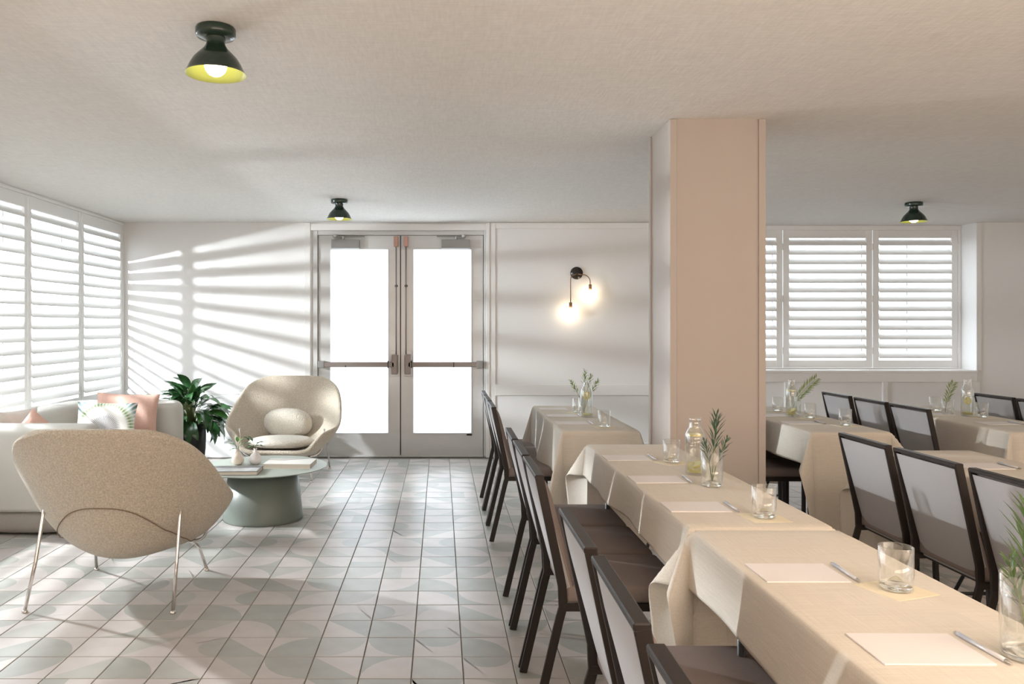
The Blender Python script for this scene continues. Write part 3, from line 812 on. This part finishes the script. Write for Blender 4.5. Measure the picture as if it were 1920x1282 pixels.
def sprig_leafy(mb, base, top, n, ln, spread, wid=.004, rn=random, mi=0, start=.35):
    b, t2 = Vector(base), Vector(top); ax = (t2-b)
    d = ax.normalized(); u = d.orthogonal().normalized(); v = d.cross(u)
    for k in range(n):
        f = start+(1-start)*k/(n-1); p = b+ax*f
        a = k*2.4; r_ = u*math.cos(a)+v*math.sin(a)
        dr = (r_*math.sin(spread)+d*math.cos(spread)).normalized()
        L_ = ln*rn.uniform(.75, 1.15)*(1-.45*max(0, f-.6)/.4)
        w_ = dr.cross(d).normalized()*wid
        q = p+dr*L_*.5+d*.003; e_ = p+dr*L_
        nr = dr.cross(w_).normalized()*wid*.35
        mb.add([tuple(p), tuple(q+w_), tuple(e_), tuple(q-w_), tuple(q+nr), tuple(q-nr)], [(0, 1, 4), (1, 2, 4), (2, 3, 4), (3, 0, 4), (0, 5, 1), (1, 5, 2), (2, 5, 3), (3, 5, 0)], mi)
def carafe(loc, label, lemons='bottom', r=.040, h=.235):
    t_ = thing('water_carafe', label, 'carafe', loc, 0, 'water carafes with lemon')
    pr = [(0, 0), (r*.9, 0), (r, .006), (r, h*.66), (r*.96, h*.72), (r*.72, h*.80), (r*.60, h*.84), (r*.58, h*.97), (r*.62, h), (r*.56, h), (r*.53, h*.97), (r*.54, h*.84), (r*.66, h*.80), (r*.92, h*.71), (r*.94, .008), (0, .007)]
    MB().lathe(pr, n=40).build('carafe_body', 'drinking_glass', t_)
    MB().lathe([(0, .008), (r*.92, .009), (r*.92, h*.68), (r*.86, h*.725), (0, h*.725)], n=32).build('water', 'water', t_)
    def sl(x, y, z, tilt, az, rad=.027):
        T = Matrix.Translation((x, y, z)) @ Matrix.Rotation(az, 4, 'Z') @ Matrix.Rotation(tilt, 4, 'X')
        mb = MB(); mb.lathe([(0, -.003), (rad*.86, -.003)], n=24, mi=1, T=T); mb.lathe([(rad*.86, -.003), (rad, -.003), (rad, .003), (rad*.86, .003)], n=24, T=T); mb.lathe([(rad*.86, .003), (0, .003)], n=24, mi=1, T=T)
        mb.build('lemon_slice', ['lemon', 'lemon_flesh'], t_)
    if lemons == 'both':
        sl(.0, 0, h*.70, .05, 0, .030); sl(-.006, -.004, .030, .6, .4, .028); sl(.008, .004, .042, -.5, 1.8, .026); sl(0, .0, .016, .05, 0, .031)
    elif lemons == 'float':
        sl(0, -.005, h*.58, PI/2-.1, .0, .027); sl(0, 0, .02, .05, 0, .031)
    elif lemons == 'stack':
        sl(0, 0, .014, .05, 0, .034); sl(.002, 0, .024, .1, .5, .033); sl(-.008, -.02, h*.42, PI/2-.1, .15, .024)
    return t_
carafe((1.052, 3.285, ZC), 'tall clear water carafe with lemon slices on the table beside the pillar', 'both')
c2 = carafe((.985, 5.36, ZC), 'clear water carafe with lemon slice on the back table right of the door', 'float', h=.25)
c3 = carafe((2.385, 5.40, ZC), 'clear water carafe with yellow lemon on the cloth just right of the pillar', 'both', h=.25, r=.037)
c4 = carafe((3.60, 5.43, ZC), 'clear water carafe with lemon ring at the bottom on the third row table', 'stack', h=.25, r=.039)
def vase(loc, label, r=.040, h=.150, kind='rosemary', lean=(0, 0), top=.29, cat='vase', fol='sprig_green'):
    t_ = thing('glass_vase', label, cat, loc, 0, 'glass vases')
    MB().lathe(glass_body(r, h), n=40).build('vase_body', 'drinking_glass', t_)
    MB().lathe([(0, .0005), (r*.8, .001), (r*.9, .005), (r*.85, .010), (r*.5, .016), (r*.2, .026), (0, .028)], n=32).build('bubble_base', 'bump_glass', t_)
    MB().lathe([(r*.95, .012), (r*.94, h*.5), (0, h*.5)], n=32).build('water', 'water', t_)
    return t_
rn = random.Random(3)
def sprig(loc, label, builder):
    t_ = thing('green_sprig', label, 'plant', loc, 0, 'cut green sprigs')
    builder(t_); return t_
def upright_spray(h, lean, m_='sprig_blue', n=46, ln=.050, stems=3, seed=1):
    def f(t_):
        r_ = random.Random(seed); mb = MB(); st = MB()
        tops = [((lean[0], lean[1], h), .45), ((lean[0]*.4-.035, lean[1], h*.62), .6), ((lean[0]*.8+.045, .01, h*.66), .62)][:stems]
        for i, (tp, s0) in enumerate(tops):
            st.tube([(0, 0, .012), tuple(Vector((tp[0]*.35, tp[1]*.35, tp[2]*.5))), tp], [.0022, .0018, .001], 6)
            sprig_leafy(mb, (tp[0]*.3, tp[1]*.3, tp[2]*.42), tp, n if i == 0 else n//2, ln if i == 0 else ln*.75, .62, .0036, r_, 0, .1)
        st.build('stem', 'stem_green', t_); o = mb.build('foliage', m_, t_, fix=False); o['kind'] = 'stuff'
    return f
vase((1.040, 3.045, ZC), 'clear glass vase holding a dark green spray, right of the lemon carafe', .040, .135)
sprig((1.040, 3.045, ZC+.004), 'dark green leafy spray in the vase beside the pillar', upright_spray(.265, (.018, 0), 'sprig_blue', 34, .066, 3, 4))
vase((1.088, 1.470, ZC), 'large clear glass vase cut by the right edge of the photo', .046, .155)
sprig((1.088, 1.470, ZC+.004), 'dark green spray in the vase cut by the right edge', upright_spray(.285, (-.004, 0), 'sprig_green', 42, .068, 3, 9))
vase((.985, 5.47, ZC), 'small glass vase behind the carafe on the back table right of the door', .034, .12)
def three_twigs(t_):
    r_ = random.Random(8); st = MB(); mb = MB()
    for tp, L_ in (((0.01, 0, .30), 1), ((-.085, .0, .23), 1), ((.10, 0, .235), 1), ((.055, .02, .27), 1)):
        st.tube([(0, 0, .01), (tp[0]*.3, 0, tp[2]*.5), tp], [.002, .0016, .001], 6)
        sprig_leafy(mb, (tp[0]*.45, tp[1], tp[2]*.62), tp, 20, .040, .75, .0048, r_, 0, .1)
    st.build('stem', 'stem_green', t_); o = mb.build('foliage', 'sprig_light', t_, fix=False); o['kind'] = 'stuff'
sprig((.985, 5.47, ZC+.004), 'three small olive green twigs behind the carafe on the back table right of the door', three_twigs)
def fern(dx, h, side_n=18, ln=.055, m_='sprig_light', seed=2):
    def f(t_):
        st = MB(); mb = MB(); r_ = random.Random(seed)
        pts = []
        for k in range(13):
            f_ = k/12; pts.append(Vector((dx*(f_**1.5), .0, .01+h*(f_**.85))))
        st.tube([tuple(p) for p in pts], [.0024-.0015*k/12 for k in range(13)], 6)
        for k in range(side_n*2):
            f_ = .28+.72*(k//2)/(side_n-1); i = min(11, int(f_*12)); p = pts[i].lerp(pts[i+1], f_*12-i)
            d = (pts[i+1]-pts[i]).normalized(); s = 1 if k % 2 else -1
            sd = d.cross(Vector((0, 1, 0))).normalized()*s
            dr = (d*.75+sd*.66+Vector((0, r_.uniform(-.3, .3), 0))).normalized(); L_ = ln*math.sin(PI*(.25+.72*(1-f_)))*r_.uniform(.85, 1.1)+.01
            w_ = dr.cross(Vector((0, 1, 0)))*.0042; q = p+dr*L_*.5; e_ = p+dr*L_-Vector((0, 0, .006)); nr = Vector((0, .0015, 0))
            mb.add([tuple(p), tuple(q+w_), tuple(e_), tuple(q-w_), tuple(q+nr), tuple(q-nr)], [(0, 1, 4), (1, 2, 4), (2, 3, 4), (3, 0, 4), (0, 5, 1), (1, 5, 2), (2, 5, 3), (3, 5, 0)])
        st.build('stem', 'stem_green', t_); o = mb.build('foliage', m_, t_, fix=False); o['kind'] = 'stuff'
    return f
vase((2.44, 5.47, ZC), 'glass vase with the leaning fern sprig, on the cloth right of the pillar', .036, .13)
sprig((2.42, 5.47, ZC+.004), 'light green fern frond leaning right, in the vase right of the pillar', fern(.165, .235))
vase((3.525, 5.52, ZC), 'glass vase left of the lemon carafe on the third row table', .038, .10)
sprig((3.505, 5.52, ZC+.004), 'olive green fern sprig left of the lemon carafe on the third row table', fern(.055, .20, 13, .045, 'sprig_light', 5))

# ------------------------------------------------------------------ lounge armchairs
ROWS = [  # centre, mid, edge control points (x, f, z)
 ((0, .385, .272), (.19, .380, .272), (.30, .345, .315)),
 ((0, .33, .248), (.23, .335, .250), (.34, .31, .370)),
 ((0, .18, .203), (.26, .20, .222), (.40, .245, .440)),
 ((0, .02, .190), (.29, .06, .245), (.515, .165, .458)),
 ((0, -.12, .200), (.325, -.07, .325), (.523, .055, .515)),
 ((0, -.225, .28), (.33, -.16, .435), (.508, -.06, .60)),
 ((0, -.285, .44), (.325, -.235, .55), (.487, -.16, .69)),
 ((0, -.335, .59), (.305, -.30, .66), (.452, -.25, .77)),
 ((0, -.38, .73), (.265, -.355, .765), (.405, -.325, .822)),
 ((0, -.415, .845), (.215, -.40, .848), (.335, -.38, .852)),
 ((0, -.432, .885), (.14, -.425, .884), (.245, -.41, .872)),
]
def shell_point(row, u):
    a = abs(u); s = 1 if u >= 0 else -1
    c, m_, e_ = [Vector(q) for q in row]
    # quadratic through c (a=0), m (a=.5), e (a=1) with horizontal start
    al = (16*(m_-c)-(e_-c))/3; be = (e_-c)-al; p = c+al*a**2+be*a**4     # even in u
    ax_ = (8*m_.x-e_.x)/3; bx_ = e_.x-ax_
    return (s*(ax_*a+bx_*a**3), p.y, p.z)
def lounge_chair(loc, rz, label, cushions):
    t_ = thing('lounge_armchair', label, 'armchair', loc, rz, 'cream boucle lounge armchairs')
    vs = []; nu = 14
    rows = ROWS
    for r_ in rows:
        for i in range(nu+1): vs.append(shell_point(r_, -1+2*i/nu))
    fs = [(j*(nu+1)+i, j*(nu+1)+i+1, (j+1)*(nu+1)+i+1, (j+1)*(nu+1)+i) for j in range(len(rows)-1) for i in range(nu)]
    mb = MB(); mb.add(vs, fs, 0, True); sh = mb.build('shell', 'chair_boucle', t_, fix=False)
    md = sh.modifiers.new('thick', 'SOLIDIFY'); md.thickness = .042; md.offset = 0; md.use_even_offset = True
    subsurf(sh, 2)
    # upholstery seam on the back of the shell
    def sp(u, v):
        f = v*(len(rows)-1); j = min(len(rows)-2, int(f)); k = f-j
        a = Vector(shell_point(rows[j], u)); b_ = Vector(shell_point(rows[j+1], u)); return a.lerp(b_, k)
    pts = []
    for k in range(41):
        u = -.58+1.16*k/40; v = .20+.44*(1-abs(u/.58)**2.6)
        p = sp(u, v); du = sp(u+.02, v)-sp(u-.02, v); dv = sp(u, v+.01)-sp(u, v-.01); n_ = du.cross(dv).normalized()
        if n_.y > 0 : n_ = -n_
        pts.append(tuple(p+n_*.0200))
    MB().tube(pts, .0026, 6).build('seam', 'boucle_seam', sh)
    # chrome rod frame
    for s in (-1, 1):
        MB().tube([(s*.355, -.33, .012), (s*.345, -.25, .22), (s*.340, -.19, .43), (s*.340, -.16, .50)], .0088, 10).build('leg', 'chrome', t_)
        MB().tube([(s*.31, .33, .012), (s*.285, .26, .16), (s*.262, .21, .215)], .0088, 10).build('leg', 'chrome', t_)
        for fx, fy in ((.355, -.33), (.31, .33)):
            MB().lathe([(0, 0), (.014, 0), (.015, .004), (.009, .014), (0, .015)], cx=s*fx, cy=fy, n=16).build('foot_cap', 'chrome', t_)
        pr = []
        P0, P1, P2, P3 = Vector((s*.385, .12, .44)), Vector((s*.385, .13, .20)), Vector((s*.34, .20, .20)), Vector((s*.20, .20, .205))
        for k in range(17):
            q = k/16; pr.append(tuple(P0*(1-q)**3+P1*3*q*(1-q)**2+P2*3*q*q*(1-q)+P3*q**3))
        MB().tube(pr, .0085, 10).build('side_rod', 'chrome', t_)
    MB().tube([(-.205, .20, .205), (.205, .20, .205)], .0085, 10).build('cross_rod', 'chrome', t_)
    # cushions
    def cushion(name, hx, hy, hz, T, e1=2.6):
        mb = MB(); n1, n2 = 32, 12
        def fn(u, v):
            a = 2*PI*u; b_ = PI*(v-.5); cb = abs(math.cos(b_))**.55*(1 if True else 0)
            ca, sa = math.cos(a), math.sin(a)
            rr_ = (abs(ca)**e1+abs(sa)**e1)**(-1/e1)
            return (hx*rr_*ca*cb, hy*rr_*sa*cb, hz*math.sin(b_))
        mb.grid(fn, n1, n2, T=T); return mb.build(name, 'boucle', t_)
    cushion('seat_cushion', .285, .25, .052, Matrix.Translation((0, .135, .325)) @ Matrix.Rotation(math.radians(3), 4, 'X'))
    cushion('back_cushion', .225, .145, .075, Matrix.Translation((0, -.125, .462)) @ Matrix.Rotation(math.radians(68), 4, 'X'), 2.4)
    return t_
ch1 = lounge_chair((-1.62, 4.11, 0), math.radians(-1), 'cream boucle lounge armchair seen from behind, nearest, on chrome rod legs', True)
dup(ch1, (-1.425, 7.28, 0), math.radians(178), 'cream boucle lounge armchair facing the camera, beside the double door', 'cream boucle lounge armchairs')

# ------------------------------------------------------------------ sofa
def rrect(x0, y0, x1, y1, rs, n=8):
    """rounded rectangle outline, rs = radii for corners (x0y0, x1y0, x1y1, x0y1), ccw"""
    out = []
    for (cx, cy, r, a0) in ((x0+rs[0], y0+rs[0], rs[0], PI), (x1-rs[1], y0+rs[1], rs[1], 1.5*PI), (x1-rs[2], y1-rs[2], rs[2], 0), (x0+rs[3], y1-rs[3], rs[3], .5*PI)):
        for k in range(n+1):
            a = a0+PI/2*k/n; out.append((cx+r*math.cos(a), cy+r*math.sin(a)))
    return out
def slab(outline, z0, z1, r, mb, seg=4):
    """extruded outline with rounded top and bottom edges (outline must be convex)"""
    n = len(outline); rings = []
    cx = sum(p[0] for p in outline)/n; cy = sum(p[1] for p in outline)/n
    def inset(d):
        o = []
        for i in range(n):
            p0, p1, p2 = Vector(outline[i-1]), Vector(outline[i]), Vector(outline[(i+1) % n])
            t2 = (p2-p0).normalized(); nn = Vector((t2.y, -t2.x)); q = p1-nn*d; o.append((q.x, q.y))
        return o
    prof = [(r*(1-math.sin(PI/2*k/seg)), z0+r*(1-math.cos(PI/2*k/seg))) for k in range(seg+1)]
    prof += [(r*(1-math.cos(PI/2*k/seg)), z1-r*(1-math.sin(PI/2*k/seg))) for k in range(seg+1)]
    vs = []
    for d, z in prof: vs += [(x, y, z) for x, y in inset(d)]
    m_ = len(prof)
    fs = [(j*n+i, j*n+(i+1) % n, (j+1)*n+(i+1) % n, (j+1)*n+i) for j in range(m_-1) for i in range(n)]
    fs += [tuple(reversed(range(n))), tuple((m_-1)*n+i for i in range(n))]
    mb.add(vs, fs, 0, True)
so = thing('sofa', 'low rounded cream sofa with wraparound back under the left shutters', 'sofa', (-2.72, 6.05, 0))
SX0, SX1, SY0, SY1 = XL+.045+2.72, -2.26+2.72, 5.13-6.05, 6.97-6.05
mb = MB(); slab(rrect(SX0+.03, SY0+.02, SX1-.02, SY1-.04, (.42, .34, .30, .2)), .012, .165, .05, mb); mb.build('plinth', 'sofa_base', so)
mb = MB(); slab(rrect(SX0+.02, SY0+.05, SX1+.02, SY1-.06, (.3, .25, .16, .15)), .155, .43, .06, mb, 5); mb.build('seat_cushion', 'sofa_fabric', so)
# wraparound back: sweep of a rounded upright section along a U path
def usweep():
    mb = MB(); th = .19; z0, z1 = .155, .722; r = .07
    x0, x1, y0, y1 = SX0+th/2+.02, SX1-.06, SY0+th/2, SY1-th/2; R_ = .30
    path = [(x1, y0, 0)]
    path += [(x0+R_+.35, y0, 0)]
    for k in range(9): a = 1.5*PI-PI/2*k/8; path.append((x0+R_+R_*math.cos(a), y0+R_+R_*math.sin(a), 0))
    path += [(x0, 0, 0)]
    for k in range(9): a = PI-PI/2*k/8; path.append((x0+.14+.14*math.cos(a), y1-.14+.14*math.sin(a), 0))
    path += [(x1-.25, y1, 0), (x1, y1, 0)]
    sec = []
    for (cx, cz, a0) in ((-th/2+r, z0+.03, PI), (th/2-r, z0+.03, 1.5*PI), (th/2-r, z1-r, 0), (-th/2+r, z1-r, .5*PI)):
        rr_ = .03 if cz < .3 else r
        for k in range(6):
            a = a0+PI/2*k/5; sec.append(((cx if cz > .3 else (math.copysign(th/2-.03, cx)))+rr_*math.cos(a), cz+rr_*math.sin(a)))
    n = len(sec); vs = []; P_ = [Vector(p) for p in path]
    ends = []
    for k in range(1, 6): ends.append((math.sin(PI/2*k/5), 1-math.cos(PI/2*k/5)))
    rows = []
    def ring(p, d, s): 
        nn = Vector((d.y, -d.x, 0)); cz = (z0+z1)/2
        return [tuple(p+nn*(q[0]*s)+Vector((0, 0, cz+(q[1]-cz)*(1-(1-s)*.28)))) for q in sec]
    d0 = (P_[1]-P_[0]).normalized(); dn = (P_[-1]-P_[-2]).normalized()
    for k in range(6):
        a = PI/2*k/6; rows.append(ring(P_[0]-d0*(.09*math.cos(a)), d0, max(.05, math.sin(a))))
    for i, p in enumerate(P_):
        d = (P_[min(i+1, len(P_)-1)]-P_[max(i-1, 0)]).normalized(); rows.append(ring(p, d, 1))
    for k in range(5, -1, -1):
        a = PI/2*k/6; rows.append(ring(P_[-1]+dn*(.09*math.cos(a)), dn, max(.05, math.sin(a))))
    for r_ in rows: vs += r_
    m_ = len(rows)
    fs = [(j*n+i, j*n+(i+1) % n, (j+1)*n+(i+1) % n, (j+1)*n+i) for j in range(m_-1) for i in range(n)]
    fs += [tuple(range(n)), tuple((m_-1)*n+i for i in range(n))]
    mb.add(vs, fs, 0, True); return mb.build('backrest', 'sofa_fabric', so)
usweep()
def pillow(name, w_, h, d, m_, loc, rot, label, flange=True):
    mb = MB(); nu, nv = 26, 22
    def side(s):
        def fn(u, v):
            a, b_ = 2*u-1, 2*v-1
            e_ = max(0, (1-a*a))**.42*max(0, (1-b_*b_))**.42
            px_ = a*w_/2*(1-.07*(1-abs(b_)**2)); pz = b_*h/2*(1-.07*(1-abs(a)**2))
            wr = .004*math.sin(a*11+b_*4)*e_
            return (px_, s*(d/2*e_+wr), pz)
        return fn
    mb.grid(side(-1), nu, nv); mb.grid(side(1), nu, nv, flip=True)
    o = mb.build(name, m_, None)
    o.location = loc; o.rotation_euler = rot
    tag(o, label, 'cushion'); return o
pillow('throw_pillow', .50, .40, .12, 'pink_linen', (-2.62, 6.64, .605), (math.radians(-12), math.radians(3), math.radians(14)), 'dusty pink linen pillow behind the feather patterned one')
pillow('throw_pillow', .47, .30, .11, 'feather_print', (-2.70, 6.42, .60), (math.radians(-14), math.radians(2), math.radians(8)), 'white pillow printed with green and grey radiating feathers')
pillow('throw_pillow', .40, .36, .12, 'cream_linen', (-3.02, 5.63, .60), (math.radians(12), 0, math.radians(80)), 'pale cream pillow peeking over the near end of the sofa')
pillow('throw_pillow', .30, .30, .09, 'pink_linen', (-2.80, 5.50, .585), (math.radians(4), math.radians(40), math.radians(15)), 'pink pillow corner poking over the near end of the sofa')

# ------------------------------------------------------------------ coffee table and what lies on it
TX, TY, TT = -1.262, 5.66, .370
ct = thing('coffee_table', 'round sage green coffee table with tapered drum base', 'table', (TX, TY, 0))
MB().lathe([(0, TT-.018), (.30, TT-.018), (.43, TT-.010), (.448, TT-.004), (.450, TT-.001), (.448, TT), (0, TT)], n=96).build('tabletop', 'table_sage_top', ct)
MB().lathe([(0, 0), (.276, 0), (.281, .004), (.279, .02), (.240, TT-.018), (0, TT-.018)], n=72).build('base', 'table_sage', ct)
def book(loc, rz, w_, d, h, cover, label, photo=None):
    t_ = thing('book', label, 'book', loc, rz, 'large books on the coffee table')
    MB().box(-w_/2+.004, -d/2+.003, .0025, w_/2-.004, d/2-.004, h-.0025).build('pages', 'book_pages', t_)
    mb = MB(); mb.box(-w_/2, -d/2, 0, w_/2, d/2, .0026); mb.box(-w_/2, -d/2, h-.0026, w_/2, d/2, h)
    mb.box(-w_/2, d/2-.004, 0, w_/2, d/2, h)
    mb.build('cover', cover, t_)
    if photo: MB().box(photo[0], photo[1], h, photo[2], photo[3], h+.0005).build('cover_picture', photo[4], t_)
    return t_
book((-1.405, 5.395, TT), math.radians(3), .36, .22, .026, 'book_dark', 'dark grey covered book at the left edge of the coffee table', (-.16, -.10, .17, .02, 'book_photo'))
book((-1.07, 5.655, TT), math.radians(-2), .335, .235, .032, 'book_white', 'thick white book on the right half of the coffee table', (-.12, -.06, .12, .09, 'book_white'))
def budvase(loc, m_, label):
    t_ = thing('bud_vase', label, 'vase', loc, 0, 'small ceramic bud vases')
    MB().lathe([(0, 0), (.024, 0), (.036, .008), (.044, .026), (.045, .040), (.038, .058), (.024, .075), (.0125, .090), (.0105, .104), (.0135, .112), (.0105, .112), (.008, .10), (0, .09)], n=36).build('vase_body', m_, t_)
    return t_
budvase((-1.455, 5.70, TT), 'vase_cream', 'cream teardrop bud vase at the left, behind the dark book')
budvase((-1.335, 5.73, TT), 'vase_white', 'pinkish white teardrop bud vase beside the white book')
def leaf_mesh(name, L, W, bend, m_, fold=.25, nseg=8, droop=0, nw=4):
    vs = []; 
    for j in range(nseg+1):
        f = j/nseg; w_ = W/2*(math.sin(PI*min(1, f**.8))**.8)*(1.0) if 0 < f < 1 else 0.0015
        a = bend*f
        y = L*(math.sin(a)/bend if abs(bend) > 1e-3 else f); z = -L*((1-math.cos(a))/bend if abs(bend) > 1e-3 else 0)
        for i in range(nw+1):
            u = 2*i/nw-1
            vs.append((u*w_, y, z+abs(u)*w_*fold+.002*math.sin(j*1.7+i)))
    fs = [(j*(nw+1)+i, j*(nw+1)+i+1, (j+1)*(nw+1)+i+1, (j+1)*(nw+1)+i) for j in range(nseg) for i in range(nw)]
    mb = MB(); mb.add(vs, fs, 0, True); return mb.mesh(name, m_, fix=False)
def small_sprig(loc, label, leaves, m_):
    t_ = thing('green_sprig', label, 'plant', loc, 0, 'sprigs in the bud vases')
    st = MB(); lm_ = leaf_mesh('leaf', .055, .026, .5, m_)
    for (x, y, z, az, el, sc__) in leaves:
        st.tube([(0, 0, -.06), (x*.4, y*.4, z*.5), (x, y, z)], .0014, 6)
        o = link('leaf', lm_, t_, (x, y, z), (el, 0, az)); o.scale = (sc__,)*3
    st.build('stem', 'stem_green', t_)
R_ = math.radians
small_sprig((-1.455, 5.70, TT+.112), 'airy green sprig in the left cream bud vase', [(-.02, 0, .03, R_(75), R_(20), 1), (-.035, 0, .05, R_(95), R_(40), .8), (.0, 0, .05, R_(20), R_(55), 1), (.02, 0, .03, R_(-80), R_(15), .9), (-.02, 0, .005, R_(100), R_(-10), .9), (.015, 0, .055, R_(-60), R_(50), .7)], 'leaf_bright')
small_sprig((-1.335, 5.73, TT+.112), 'fuller green leafy sprig in the right bud vase', [(-.03, 0, .03, R_(80), R_(20), 1.2), (-.02, 0, .05, R_(60), R_(50), 1.1), (0, 0, .02, R_(-80), R_(5), 1.3), (.01, 0, .035, R_(-60), R_(20), 1.2), (-.045, 0, .055, R_(70), R_(45), 1), (-.01, -.01, .02, R_(150), R_(10), 1.2)], 'leaf_mid')

# ------------------------------------------------------------------ potted plant
pp = thing('potted_plant', 'bushy glossy green plant in a tall black planter between sofa and armchair', 'plant', (-2.36, 7.55, 0))
MB().lathe([(0, 0), (.085, 0), (.094, .01), (.108, .06), (.125, .20), (.128, .36), (.124, .44), (.118, .44), (.116, .40), (0, .40)], n=48).build('planter', 'planter_black', pp)
MB().lathe([(0, .405), (.115, .40)], n=24).build('soil', 'soil', pp)
rn = random.Random(12)
lms = [leaf_mesh('leaf', .22, .085, b_, m_) for b_ in (.5, 1.0, 1.5) for m_ in ('leaf_dark', 'leaf_mid')]
lms.append(leaf_mesh('leaf', .20, .08, .9, 'leaf_bright'))
stm = MB()
for k in range(120):
    az = rn.uniform(0, 2*PI); f = k/119
    h = .42+.34*(1-f)**.8*rn.uniform(.75, 1.1); rr_ = .03+.17*math.sin(PI*min(1, f*1.15)*.55)*rn.uniform(.6, 1.1)
    x, y, z = rr_*math.cos(az), rr_*math.sin(az), h
    stm.tube([(x*.15, y*.15, .40), (x*.5, y*.5, .40+(z-.40)*.6), (x, y, z)], .0028, 5)
    el = math.radians(75-105*f+rn.uniform(-18, 18))
    o = link('leaf', lms[rn.randrange(7) if rn.random() < .3 else 2*rn.randrange(3)], pp, (x, y, z), (el, rn.uniform(-.5, .5), az-PI/2))
    o.scale = (rn.uniform(.85, 1.2),)*3
o = stm.build('stem', 'stem_green', pp, fix=False); o['kind'] = 'stuff'
